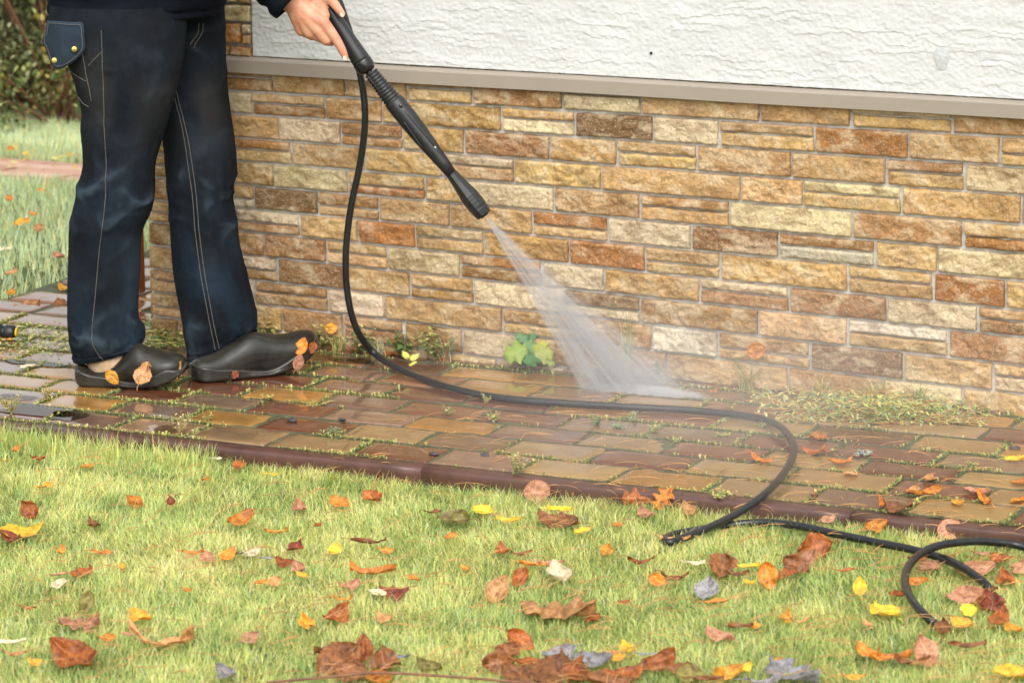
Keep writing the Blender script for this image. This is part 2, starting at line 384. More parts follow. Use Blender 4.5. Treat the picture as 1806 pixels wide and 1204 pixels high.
# distant brick path crossing the back lawn
def far_path():
    mb=MB(); a=T(0,300);  
    for k in range(60):
        x=a[0]-3.6+k*.2
        for r in range(4):
            y0=a[1]-.28+r*.13
            xx=x+(.1 if r%2 else 0); z=float(terr(xx,y0))+.02
            V=[(xx,y0,z),(xx+.192,y0,z),(xx+.192,y0+.122,z-.009),(xx,y0+.122,z-.009)]
            V2=[(p[0],p[1],p[2]-.06) for p in V]
            mb.add(V+V2,[(0,1,2,3),(4,7,6,5),(0,4,5,1),(1,5,6,2),(2,6,7,3),(3,7,4,0)],np.array(random.choice([(.52,.30,.22),(.46,.26,.19),(.56,.38,.28)])))
    m,nt,b=mat('dry_brick'); nt.links.new(attr(nt),b.inputs['Base Color']); b.inputs['Roughness'].default_value=.85; tag(mb.build('far_path',m,smooth=False),kind='structure')
far_path()

# ------------------------------------------------------------ house: stone plinth, ledge, render
COLS={'T':(.66,.42,.185),'L':(.85,.70,.46),'W':(.82,.75,.62),'B':(.42,.215,.080),'O':(.52,.20,.050),'D':(.22,.115,.055),'Q':(.56,.32,.125)}
COLS={k:tuple(.86*a+.14*b for a,b in zip(v,COLS['T'])) for k,v in COLS.items()}
cz=[(.7000,0),(.6466,.0013),(.5849,-.0038),(.5216,-.0061),(.4587,-.0104),(.3959,-.0140),(.3337,-.0159),(.2706,-.0209),(.2090,-.0220),(.1441,-.0241),(.0798,-.0275),(.0130,-.0300),(-.055,-.032)]
course=[
 ([485,613,722,836.6,995.9,1134.3,1344,1504,1682.5],'bb,Q,T,tt,B,ol,T,T,lt,Q'),
 ([449,577.7,678,888.5,1017.5,1155.4,1272,1440,1605,1767],'L,tb,Q,Q,tl,D,L,tt,O,T,tt'),
 ([496,605.5,713.5,822.8,973.8,1091.5,1232.6,1399.3,1566,1705],'T,L,bb,T,B,Q,tt,Q,T,bt,L'),
 ([519,647,784,910.5,1063.7,1310,1419.5,1593.5,1804],'ot,T,T,lt,T,T,T,lt,T,T'),
 ([486.4,617.3,753.8,823,980.7,1132.4,1290,1506,1700.5],'T,L,to,T,L,T,bt,L,B,to'),
 ([452.6,564.7,672.7,797.3,942.2,1075.6,1222.4,1376.6,1546.3],'tw,D,bt,T,Q,ot,L,D,bw,T'),
 ([532.9,635.3,736.4,856.8,1007.8,1141.3,1274,1498,1649.3,1777],'lb,T,O,tt,Q,O,tt,T,tt,O,T'),
 ([580,687.4,815.3,960.7,1070,1237.6,1396,1567,1727],'B,tt,L,ob,L,Q,lb,B,L,tb'),
 ([493.6,617.3,727.2,839.4,996.7,1132.4,1341,1498.4,1675.6],'lb,D,T,tb,L,dl,B,T,wt,B'),
 ([454,582.7,682.4,889.8,1017.5,1153,1269.5,1432.8,1596.7,1754.5],'W,bt,L,T,bt,B,W,bt,D,T,tl'),
 ([502,610,717,820,916,1030,1180,1393,1559,1700],'T,B,tb,B,L,T,B,T,B,L,T'),
 ([527,640,760,880,1000,1130,1260,1400,1530,1680],'T,B,T,T,L,B,T,B,T,T,T')]
X_COR=-1.022
def stone(mb,x0,x1,z0f,z1f,col,yb=0.0,step=.0036):
    """one riven stone: z0f/z1f give bottom and top heights at x"""
    nx=max(6,int((x1-x0)/step)); h=z1f(.5*(x0+x1))-z0f(.5*(x0+x1)); nz=max(4,int(h/step))
    ux=.0016/(x1-x0); uz=.0016/h
    us=np.concatenate([[0,0,ux],np.linspace(0,1,nx)[1:-1],[1-ux,1,1]]); vs=np.concatenate([[0,0,uz],np.linspace(0,1,nz)[1:-1],[1-uz,1,1]])
    U,V=np.meshgrid(us,vs); sd=random.random()*50
    X=x0+(x1-x0)*U; zb=z0f(X); zt=z1f(X); Z=zb+(zt-zb)*V
    edge=np.minimum(np.minimum(U,1-U)*(x1-x0),np.minimum(V,1-V)*h)
    e=np.clip(edge/.0022,0,1)
    facet=np.abs(((X*9+Z*23+.8*noise(X*16,Z*22,sd,seed=4)+sd)%1)-.5)*2
    rg=1-2*np.abs(fbm(X*42+Z*25+sd,Z*60-X*18,sd,seed=14,o=3)); rg2=1-2*np.abs(fbm(X*95-Z*50,Z*110+X*40,sd,seed=15,o=2))
    prot=.0060+random.uniform(0,.002)+.0038*fbm(X*22+sd,Z*34,sd,seed=1)+.0040*(facet-.5)*(.5+.5*noise(X*9,Z*14,sd))+.0034*rg+.0022*rg2+.0030*fbm(X*130,Z*140,sd,seed=8,o=3)
    tz=random.uniform(-.004,.006)*(V-.3)
    Y=yb-.0088-np.maximum(.0012,prot+tz-.001)*(e**.5)
    Xr=X+.0016*noise(Z*60,X*3,sd)*(1-e); Zr=Z+.0022*noise(X*38,Z*5,sd)*(1-e)
    Y[0,:]=Y[-1,:]=yb+.012; Y[:,0]=Y[:,-1]=yb+.012
    t=fbm(X*5+sd,Z*9,sd,seed=6)[...,None]
    f=random.uniform(.84,1.16); cc=np.array(col)*f*np.array([1,random.uniform(.95,1.05),random.uniform(.85,1.12)])
    t2=fbm(X*24+Z*12+sd,Z*34,sd,seed=16,o=3)[...,None]; cc=cc*(1+.30*t); pt=np.clip((t2-.08)*4.5,0,1); cc=cc*(1-.5*pt)+.5*pt*np.array([.86,.70,.46]); nt_=np.clip((-t2-.10)*4.5,0,1); cc=np.clip(cc*(1-.45*nt_)+.45*nt_*np.array([.26,.135,.05]),0,1)
    mb.grid(np.dstack([Xr,Y,Zr]),cc)
house=empty('house',(X_COR,0,0)); tag(house,'house wall of tan split-face stone under a taupe ledge and white rough render','house')
def build_house():
    mb=MB()
    for k,(js,cs) in enumerate(course):
        a,b=cz[k],cz[k+1]; cl=cs.split(',')
        xs=[W(j,300)[0] for j in js]
        zc=(a[0]+b[0])/2
        xs=[]
        for j in js: # joint on the wall plane at this course's height
            py=300.
            for it in range(6):
                p=W(j,py); zt=zc+ (a[1]+b[1])/2*p[0]; py+=(p[2]-zt)*F_PX/9.2
            xs.append(W(j,py)[0])
        L=[]; x=xs[0]
        while x-X_COR>.26: x-=random.uniform(.15,.2); L.append(x)
        nleft=len(L); xs=[X_COR]+L[::-1]+xs
        cl=[random.choice(['T','bt','B','tt','Q']) for _ in range(nleft)]+cl
        while xs[-1]<2.9: xs.append(xs[-1]+random.uniform(.14,.26)); cl.append(random.choice(['T','L','tb','Q','B','tt','O']))
        g=.0030
        for i in range(len(xs)-1):
            c=cl[i] if i<len(cl) else 'T'
            gg=g+random.uniform(0,.0012)
            zb=lambda X,b=b: b[0]+b[1]*X+.0030; zt=lambda X,a=a: a[0]+a[1]*X-.0042
            if k==0: zt=lambda X: .7055+0*X
            if c.islower():
                s=random.choice([.42,.45,.55,.58]); 
                if k==0 and c=='ol': s=.72
                zm1=lambda X,s=s: zb(X)+(zt(X)-zb(X))*s-.0028; zm2=lambda X,s=s: zb(X)+(zt(X)-zb(X))*s+.0020
                stone(mb,xs[i]+gg+random.uniform(0,.003),xs[i+1]-gg,zb,zm1,COLS[c[1].upper()])
                stone(mb,xs[i]+gg,xs[i+1]-gg-random.uniform(0,.004),zm2,zt,COLS[c[0].upper()])
            else: stone(mb,xs[i]+gg,xs[i+1]-gg,zb,zt,COLS[c])
    # corner quoins above the ledge
    q=[(.735,.758,[(-.90,-.845,'B'),(-.84,-.775,'Q'),(-.768,-.712,'B')]),(.766,.815,[(-.9,-.80,'T'),(-.792,-.742,'O')]),(.766,.788,[(-.735,-.712,'Q')]),(.794,.815,[(-.735,-.712,'L')]),
       (.822,.862,[(-.9,-.79,'T'),(-.783,-.712,'L')]),(.870,.915,[(-.9,-.75,'T'),(-.742,-.712,'Q')]),(.922,.97,[(-.9,-.80,'T'),(-.79,-.712,'L')])]
    for z0,z1,ss in q:
        for x0,x1,c in ss: stone(mb,x0,x1,lambda X,z=z0:z+0*X,lambda X,z=z1:z+0*X,COLS[c])
        x0=ss[0][0]
        if x0<-.85: stone(mb,X_COR,x0-.008,lambda X,z=z0:z+0*X,lambda X,z=z1:z+0*X,COLS['T'])
    for r in range(24): # quoins higher up, out of frame
        z0=.978+r*.056; stone(mb,X_COR,-.86-.04*(r%2),lambda X:z0+0*X,lambda X:z0+.049+0*X,COLS[random.choice('TLBQ')],step=.015); stone(mb,-.85-.04*(r%2),-.712,lambda X:z0+0*X,lambda X:z0+.049+0*X,COLS[random.choice('TLBQ')],step=.015)
    # gable return of the plinth (turns away from the camera)
    for k in range(len(cz)-1):
        z0,z1=cz[k+1][0]+.003,cz[k][0]-.004; y=.0
        while y<3.0:
            L=random.uniform(.14,.26); c=np.array(COLS[random.choice('TLBQT')])
            V,Fs=box((X_COR-.010,y+.004,z0+.02),(X_COR+.01,y+L-.004,z1+.02)); mb.add(V,Fs,c); y+=L
    mb.build('stone_cladding',M['stone'],house)
    # mortar backing with fine waviness
    mb=MB(); xs=np.linspace(X_COR+.002,3.0,500); zs=np.linspace(-.08,.704,160); X,Z=np.meshgrid(xs,zs)
    mb.grid(np.dstack([X,-.0058+.0020*fbm(X*60,Z*60,seed=31),Z])); mb.build('mortar',M['mortar'],house)
    mb=MB()
    V,Fs=box((X_COR+.002,.0,-.1),(3.0,3.0,.70)); mb.add(V,Fs)
    V,Fs=box((X_COR+.002,.004,.70),(3.0,3.0,2.45)); mb.add(V,Fs); mb.build('wall_core',M['mortar'],house,smooth=False)
    # taupe drip ledge
    prof=[(.0,.698),(-.036,.694),(-.0385,.6955),(-.0385,.7265),(-.0375,.7285),(-.010,.7345),(.0,.7350)]
    mb=MB(); xs=np.linspace(X_COR-.02,3.02,60); seams=[]
    mb.grid(np.array([[(x,y,z+.0007*math.sin(x*7)) for y,z in prof] for x in xs]))
    mb.cap([(xs[0],y,z) for y,z in prof])
    mb.build('drip_ledge',M['ledge'],house,smooth=False)
    # white render with torn horizontal trowel marks
    xs=np.linspace(-.706,1.75,1250); zs=np.linspace(.7355,1.06,190); X,Z=np.meshgrid(xs,zs)
    def rend(X,Z):
        f=Z/.0165+1.2*fbm(X*2.6,Z*6,seed=41)+.55*fbm(X*10,Z*16,seed=42,o=3)+.42*np.round(2*noise(X*30,Z*30,seed=43))/2+.15*noise(X*90,Z*60,seed=46)
        lay=np.floor(f); t=f-lay
        on=_h(lay,np.floor(X/.11+3*_h(lay,lay*0,lay*0,3)),lay*0,7)
        amp=.00135*np.clip((fbm(X*8,lay*1.7,seed=51,o=2)+.06)*3.5,0,1)
        h=amp*(1-t)**1.1
        return h+.0016*fbm(X*22,Z*40,seed=44)+.0007*noise(X*140,Z*160,seed=45)
    H=rend(X,Z)
    ragged=.0018*noise(X*70,0,seed=47)+.0012*noise(X*200,0,seed=48)
    Zr=Z.copy(); Zr[0]+=ragged[0]
    Y=-.0145-H; Y[0]+=.010; Y[:,0]=.002
    mb=MB(); mb.grid(np.dstack([X,Y,Zr])); mb.build('render_panel',M['stucco'],house)
    mb=MB(); V,Fs=box((-.706,-.0150,1.055),(3.0,.003,2.45)); mb.add(V,Fs); V,Fs=box((1.745,-.0150,.736),(3.0,.003,1.052)); mb.add(V,Fs)
    mb.build('upper_render',M['stucco'],house,smooth=False)
    # small flaw: smooth filler patch on the render, tiny hole
    c=W(1660,104,-.017); mb=MB(); n=26
    A=[[ (c[0]+r*(.017+.003*math.sin(3*a))*math.cos(a),-.0168-.0014*(1-r*r),c[2]+r*(.030+.004*math.cos(2*a))*math.sin(a)) for a in np.arange(n)*2*math.pi/n] for r in (1,.8,.55,.25,.02)]
    mb.grid(np.array(A),closed=True); mb.build('filler_patch',simple('grey_filler',(.50,.52,.52),.5,(120,.6,.003),.15,90),house)
    mb=MB(); c=W(1148,94,-.018); lathe(mb,(c[0],-.010,c[2]),(c[0],-.0195,c[2]),[(0,.0035),(1,.0032)],10); mb.build('screw_hole',M['rubber'],house)
def box(a,b):
    V=[(x,y,z) for x in (a[0],b[0]) for y in (a[1],b[1]) for z in (a[2],b[2])]
    return V,[(0,1,3,2),(4,6,7,5),(0,4,5,1),(2,3,7,6),(0,2,6,4),(1,5,7,3)]
build_house()

# ------------------------------------------------------------ grass
def blades(n,xy,zf,lmin,lmax,w,lean,ang,cols,segs=4):
    """vectorised blades -> V, quads, colours"""
    L=rng.uniform(lmin,lmax,n); x,y=xy; z=zf(x,y)
    a=ang+rng.normal(0,1.5,n); ln=np.clip(lean+rng.normal(0,.22,n),.05,1.45)
    dx,dy=np.cos(a),np.sin(a); px,py=-dy,dx
    ks=np.linspace(0,1,segs+1); V=np.zeros((n,(segs+1)*2,3),np.float32)
    cx=x.copy();cy=y.copy();czz=z.copy(); st=L/segs
    for i,k in enumerate(ks):
        ww=w*(1-k**1.6)*.5+.0001
        V[:,2*i,0]=cx-px*ww;V[:,2*i,1]=cy-py*ww;V[:,2*i,2]=czz
        V[:,2*i+1,0]=cx+px*ww;V[:,2*i+1,1]=cy+py*ww;V[:,2*i+1,2]=czz
        th=ln*(.35+1.05*k); cx=cx+dx*np.sin(th)*st; cy=cy+dy*np.sin(th)*st; czz=czz+np.cos(th)*st
    base=(np.arange(n)*(segs+1)*2)[:,None,None]; q=np.array([[2*i,2*i+1,2*i+3,2*i+2] for i in range(segs)])[None]
    Q=(base+q).reshape(-1,4); Cc=np.repeat(cols[:,None],(segs+1)*2,axis=1).reshape(-1,3)
    return V.reshape(-1,3),Q,Cc
GC=np.array([(.23,.38,.10),(.40,.54,.17),(.61,.71,.23),(.86,.83,.27),(.86,.78,.42),(.56,.68,.46)])
def gcols(n,x,y,mul=1.0,pale=0.0):
    p=.22*fbm(x*2.2,y*2.2,seed=61)+.42*fbm(x*11,y*11,seed=62)-.03
    t=np.clip(.50+1.05*p+rng.normal(0,.26,n)-.03,0,.999)*4
    i=t.astype(int); f=(t-i)[:,None]; c=GC[i]*(1-f)+GC[np.minimum(i+1,4)]*f
    c=c*(1-pale)+GC[5]*pale
    k=rng.random(n)<.13; c[k]=np.array([.86,.70,.26]); k=rng.random(n)<.03; c[k]=np.array([.80,.78,.60])
    return np.clip(c*mul*rng.uniform(.8,1.2,(n,1)),0,1)
def front_grass():
    parts=[]
    def add(n,x0,x1,y0,y1,lmin,lmax,w,lean,mul=1,keep=None):
        x=rng.uniform(x0,x1,n);y=rng.uniform(y0,y1,n)
        if keep is not None:
            k=keep(x,y); x=x[k];y=y[k]; n=len(x)
        ang=1.2*fbm(x*1.6,y*1.6,seed=71)*math.pi+1.8*fbm(x*9,y*9,seed=72)*math.pi-.6
        lean_=lean+.40*fbm(x*10,y*10,seed=73)
        parts.append(blades(n,(x,y),terr,lmin,lmax,w,lean_,ang,gcols(n,x,y,mul)))
    inview=lambda x,y: (x> -.99-.10*(y+1.05)*-1.0 -.25*0)  # everything visible lies right of here
    add(230000,-1.25,2.25,-2.95,-1.035,.016,.038,.0011,1.05)
    add(60000,-1.25,2.25,-2.95,-1.035,.010,.022,.0018,.8,.9)
    add(9000,-1.25,2.25,-2.95,-1.045,.03,.050,.0008,1.1,1.25)
    add(26000,-1.25,2.25,-2.95,-1.045,.012,.03,.0012,1.5,1.3)
    add(5000,-1.25,2.25,-1.12,-1.045,.02,.042,.0013,.85)
    add(1500,-.95,-.25,-1.13,-1.042,.035,.065,.0015,.6)
    add(16000,-3,-1.25,-3.6,-1.035,.03,.07,.004,.8); add(16000,2.25,4,-3.6,-1.035,.03,.07,.004,.8); add(14000,-1.25,2.25,-4.2,-2.95,.03,.07,.004,.8)
    V=[];Q=[];Cc=[];b=0
    for v,q,c in parts: V.append(v);Q.append(q+b);Cc.append(c);b+=len(v)
    tag(fastmesh('grass',np.vstack(V),np.vstack(Q),np.vstack(Cc),M['grass']),'fine yellow-green autumn lawn grass below the brick path','grass',kind='stuff')
front_grass()
def back_grass():
    n=110000
    # denser inside the seen wedge
    d=rng.uniform(0,1,n)**.8; y=.22+d*8.5; x=-1.3-(y*.62)+rng.uniform(-1.6,.75,n)
    keep=~((x>-1.64)&(y<1.5)); x=x[keep];y=y[keep]; n=len(x)
    fp=T(0,300); keep=~(np.abs(y-fp[1]+.02)<.27); x=x[keep];y=y[keep]; n=len(x)
    ang=2*fbm(x*1.2,y*1.2,seed=75)*math.pi
    V,Q,Cc=blades(n,(x,y),terr,.03,.065,.0034,.7+.3*fbm(x,y,seed=77),ang,gcols(n,x,y,1.12,.68),segs=2)
    tag(fastmesh('back_grass',V,Q,Cc,M['grass']),'pale dewy lawn grass behind the house corner','grass',kind='stuff')
back_grass()

# ------------------------------------------------------------ person
FWD=RM[2].copy(); FWD[2]=0; FWD/=np.linalg.norm(FWD)
person=empty('person',tuple((G(230,675)+G(440,660))/2)); tag(person,'person in dark jeans, navy jacket and rubber clogs holding the spray wand','person')
def ringf(Lp,Rp,d,br=.92,n=104):
    a=P(Lp[0],Lp[1],d); b=P(Rp[0],Rp[1],d); c=(a+b)/2; h=(b-a)/2; bb=np.linalg.norm(h)*br
    t=np.arange(n)*2*math.pi/n
    return c+np.cos(t)[:,None]*h-np.sin(t)[:,None]*bb*FWD   # t in (0,pi) faces the camera
def interp_rings(R0,n):
    """R0: list of (Lx,Ly,Rx,Ry,d,br)"""
    A=spline(np.array(R0,float),n); return A
def rings_surface(A,disp=None,n=104):
    S=[]
    for r in A: S.append(ringf((r[0],r[1]),(r[2],r[3]),r[4],r[5],n))
    S=np.array(S)
    if disp is not None:
        c=S.mean(axis=1,keepdims=True); nrm=S-c; nrm/=np.linalg.norm(nrm,axis=2,keepdims=True); S=S+nrm*disp[...,None]
    return S
near=[(88,8,330,8,9.02,.62),(86,60,329,65,9.01,.62),(108,100,325,110,9.0,.66),(122,125,320,135,9.0,.7),(130,150,313,165,9.0,.78),(141,195,301,205,9.0,.85),(140,230,291,240,9.0,.9),(145,285,277,288,8.99,.9),(141,320,274,330,8.99,.9),(129,372,267,372,8.99,.9),(120,425,250,415,9.0,.9),(116,500,246,490,9.0,.9),(117,560,244,553,9.0,.9),(121,600,256,585,9.0,.9),(128,622,252,600,9.0,.9),(131,637,246,609,9.0,.88)]
far=[(205,8,396,8,9.14,.6),(210,70,399,70,9.14,.6),(230,120,402,120,9.14,.65),(255,160,405,165,9.14,.75),(273,200,409,215,9.14,.85),(284,245,414,255,9.14,.85),(288,290,418,300,9.14,.85),(291,335,412,337,9.13,.9),(296,385,418,385,9.13,.9),(301,440,426,438,9.13,.9),(309,500,441,497,9.13,.85),(318,550,454,545,9.13,.85),(324,590,455,574,9.13,.85),(329,618,446,590,9.13,.85),(332,646,463,598,9.12,.85)]
def folds(A,seed,n=104):
    m=len(A); s=np.arange(m)[:,None]; t=np.arange(n)[None]*2*math.pi/n
    py=(A[:,1]+A[:,3])[:,None]/2; ct,st=np.cos(t),np.sin(t)
    # drag folds: sharp ridges, strongest at the knee, above the hem and under the hip
    kn=np.exp(-((py-345)/48)**2); hm=np.exp(-((py-592)/34)**2); hp=np.exp(-((py-95)/55)**2)
    k=.22+1.15*kn+1.25*hm+.55*hp
    warp=.8*noise(ct*1.3+seed,py/80,st*1.3,seed=seed)
    def ridge(u,sh): w_=np.abs(np.sin(u)); return (1-w_)**sh
    g1=ridge(py/15*(.5)+1.5*ct+warp*1.3+seed,2.2)*np.clip(.35+.9*noise(ct*1.6,py/34,st*1.6,seed=seed+7),0,1.2)
    g2=ridge(py/12*(.5)-2.1*ct+warp*1.8,2.6)*np.clip(.2+1.0*noise(ct*2.0,py/28,st*2,seed=seed+9),0,1.2)
    g3=ridge(ct*3.1+py/150+1.2*warp,2.0)*np.clip(.1+.9*noise(ct*1.2,py/120,st,seed=seed+11),0,1)
    lo=noise(ct*.9,py/120,st*.9+seed,seed=seed+5)
    return (np.minimum(.013,k*(.0135*g1+.011*g2))+.006*g3+.0016*noise(ct*9,py/9,st*9,seed=seed+15)*(.3+k)+.008*lo*np.clip((py-20)/150,0,1)-.003)*(.42+.58*np.abs(st))
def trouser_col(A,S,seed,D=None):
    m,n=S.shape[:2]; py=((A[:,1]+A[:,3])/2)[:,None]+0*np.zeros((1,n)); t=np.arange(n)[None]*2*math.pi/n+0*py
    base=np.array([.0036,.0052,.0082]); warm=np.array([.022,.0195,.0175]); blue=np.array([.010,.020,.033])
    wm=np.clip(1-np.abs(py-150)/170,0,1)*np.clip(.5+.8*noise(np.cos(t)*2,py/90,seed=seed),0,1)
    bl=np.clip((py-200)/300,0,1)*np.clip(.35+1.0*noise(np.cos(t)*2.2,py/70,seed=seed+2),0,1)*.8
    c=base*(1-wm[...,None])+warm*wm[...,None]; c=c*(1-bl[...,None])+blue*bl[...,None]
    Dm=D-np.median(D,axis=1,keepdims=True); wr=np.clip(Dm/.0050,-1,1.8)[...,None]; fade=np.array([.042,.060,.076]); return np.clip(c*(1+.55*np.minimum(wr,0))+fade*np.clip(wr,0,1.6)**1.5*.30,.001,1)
trs=MB(); LEG={}
for nm,RG,sd in (('n',near,3),('f',far,13)):
    A=interp_rings(RG,14); D=folds(A,sd); D[-5:]*=.5; D[-12]-=.0025; D[-11:]+=.0018; S=rings_surface(A,D); LEG[nm]=(A,S)
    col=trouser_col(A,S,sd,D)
    # hem: turned edge and inner wall
    e=S[-1]; c=e.mean(axis=0); S2=np.concatenate([S,[c+(e-c)*.975+np.array([0,0,-.002])],[c+(e-c)*.93+np.array([0,0,.004])],[c+(e-c)*.86+np.array([0,0,.03])]])
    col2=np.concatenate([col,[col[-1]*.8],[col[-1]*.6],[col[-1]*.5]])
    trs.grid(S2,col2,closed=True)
trousers=trs.build('trousers',M['denim'],person)
def surf(leg,py,u,off=.0012):
    """front-surface point of a leg: u 0..1 from the left outline to the right one"""
    A,S=LEG[leg]; y=(A[:,1]+A[:,3])/2; j=float(np.interp(py,y,np.arange(len(y)))); j0=int(j); j1=min(j0+1,len(y)-1); f=j-j0
    th=math.acos(np.clip(2*u-1,-1,1)); n=S.shape[1]; k=th/(2*math.pi)*n; k0=int(k)%n; k1=(k0+1)%n; g=k-int(k)
    # point order: angle 0 is the right outline, pi the left one
    q=lambda a,b:S[a][b]
    p=(q(j0,k0)*(1-g)+q(j0,k1)*g)*(1-f)+(q(j1,k0)*(1-g)+q(j1,k1)*g)*f; c=S[j0].mean(axis=0); d=(p-c); d[2]=0; d/=np.linalg.norm(d)
    return p+d*off
def pxu(leg,px,py):
    A,_=LEG[leg]; y=(A[:,1]+A[:,3])/2; L=np.interp(py,y,A[:,0]); Rr=np.interp(py,y,A[:,2]); return (px-L)/(Rr-L)
def seam(leg,pts,r=.0007,dash=False,name='seam'):
    q=spline(np.array(pts,float),10); 
    pp=[surf(leg,b,pxu(leg,a,b)) for a,b in q]; mb=MB(); tube(mb,pp,r,6); return mb.build(name,M['thread'],trousers)
seam('n',[(186,45),(187,90),(188,150),(191,230),(194,300),(190,370),(181,430),(173,510),(170,570),(178,605),(188,622)])
seam('n',[(147,38),(151,90),(158,135),(165,175)],.0008)
seam('n',[(185,84),(172,98),(160,112)],.0008)
seam('n',[(125,128),(140,135),(157,140)],.0008); seam('n',[(138,175),(147,182),(160,186)],.0009)
seam('f',[(300,110),(312,165),(325,210),(334,260),(343,330),(349,400),(357,460),(367,520),(378,580),(388,630)],.0008)
seam('f',[(306,110),(318,165),(331,210),(341,260),(350,330),(356,400),(364,460),(374,520),(385,580),(396,628)],.0008)
seam('f',[(355,36),(352,52),(340,72)],.0012); seam('f',[(362,36),(358,55),(345,78)],.0010)
# knee creases are in the mesh; back pocket flap hangs off the hip
def flap():
    out=[(83,37),(100,38),(125,40),(145,41),(148,60),(150,82),(146,93),(132,107),(115,118),(103,122),(94,118),(88,108),(84,95),(80,84),(75,74),(76,64),(80,60),(81,50)]
    out=np.array(out,float); cc=out.mean(axis=0); d0=9.0-.095; mb=MB(); k=6; A=[];B=[]
    ol=spline(np.vstack([out,out[:1]]),3)[:-1]
    for i in range(k+1):
        f=1-i/k*.98; q=cc+(ol-cc)*f; ra=[];rb=[]
        for a,b in q:
            x=(a-112)/40.; d=d0+.035*max(0,-x)**1.5+.02*max(0,-(a-145)/60)-.006*(1-(abs(f)**4))+.004*noise(a/20,b/20,seed=4)
            ra.append(P(a,b,d)); rb.append(P(a,b,d+.006))
        A.append(ra);B.append(rb)
    e=[(np.array(A[0])+np.array(B[0]))/2]; e=[(x+(x-np.mean(e[0],axis=0))*.012) for x in e[0]]
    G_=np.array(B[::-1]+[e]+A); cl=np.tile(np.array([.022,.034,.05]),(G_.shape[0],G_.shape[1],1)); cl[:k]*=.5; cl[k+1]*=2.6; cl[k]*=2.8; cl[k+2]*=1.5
    mb.grid(G_,cl,closed=True); mb.build('pocket_flap',M['denim'],trousers)
    ins=[cc+(o-cc)*.90 for o in ol]; pp=[P(a,b,d0+.035*max(0,-(a-112)/40)**1.5+.02*max(0,-(a-145)/60)-.007) for a,b in ins]; mb=MB(); tube(mb,pp+pp[:1],.0007,5,cap=False); mb.build('flap_stitching',M['thread'],trousers)
    for a,b in ((131,87),(96,107)):
        d=d0+.035*max(0,-(a-112)/40)**1.5+.02*max(0,-(a-145)/60); mb=MB(); lathe(mb,P(a,b,d-.003),P(a,b,d-.013),[(0,.0072),(.5,.0074),(.75,.0066),(.85,.0052),(.8,.0035),(.95,.002)],18); mb.build('brass_button',M['brass'],trousers)
flap()
# jacket: body and sleeves
def jacket():
    R0=[(96,44,384,26,9.06,.50),(84,40,391,22,9.06,.54),(82,33,392,20,9.06,.55),(84,22,396,8,9.06,.55),(83,8,400,-8,9.06,.55),(86,-30,400,-40,9.05,.55),(92,-110,392,-115,9.05,.55),(106,-200,384,-205,9.05,.56),(112,-280,378,-285,9.05,.55),(122,-340,368,-345,9.05,.5),(170,-392,320,-392,9.05,.5),(200,-420,292,-420,9.05,.8)]
    A=interp_rings(R0,8); n=64; py=((A[:,1]+A[:,3])/2)[:,None]; t=np.arange(n)[None]*2*math.pi/n
    D=.006*noise(np.cos(t)*1.3,py/40,np.sin(t)*1.3,seed=23)+.004*np.sin(py/9+2*np.cos(t)+noise(np.cos(t)*3,py/30,seed=25)*2)*np.clip((60-py)/60,0,1)
    D=D-.006*np.exp(-((py-19)/3.0)**2); D[:2]*=.2
    S=rings_surface(A,D,n); mb=MB(); mb.grid(S,closed=True)
    mb.build('jacket',M['jacket'],person)
    zp=MB(); 
jacket()
def sleeve(pts,rs,name):
    q=spline(np.array(pts,float),10); r=np.interp(np.linspace(0,1,len(q)),np.linspace(0,1,len(rs)),rs)
    T_,U,V=frames(q); n=40; a=np.arange(n)*2*math.pi/n; s=np.arange(len(q))[:,None]
    rr=r[:,None]*(1+.07*np.sin(s*.9+1.5*np.cos(a)+2*noise(s/6.,np.cos(a)*2,seed=33))+.05*noise(s/4.,np.cos(a)*2,np.sin(a)*2,seed=34))
    A=q[:,None]+rr[...,None]*(np.cos(a)[None,:,None]*U[:,None]+np.sin(a)[None,:,None]*V[:,None])
    c=A[-1].mean(axis=0); A=np.concatenate([A,[c+(A[-1]-c)*.94+T_[-1]*.001],[c+(A[-1]-c)*.85-T_[-1]*.01],[c+(A[-1]-c)*.8-T_[-1]*.06]])
    mb=MB(); mb.grid(A,closed=True); mb.build(name,M['jacket'],person)
sleeve([P(205,-350,8.92),P(240,-240,8.88),P(300,-130,8.83),P(400,-85,8.80),(P(470,-38,8.79)),P(514,5,8.79)],[.075,.072,.066,.062,.056,.050],'sleeve')
sleeve([P(255,-350,9.2),P(300,-240,9.2),P(345,-160,9.15),P(400,-165,9.0),P(455,-165,8.9)],[.075,.07,.065,.06,.045],'sleeve')
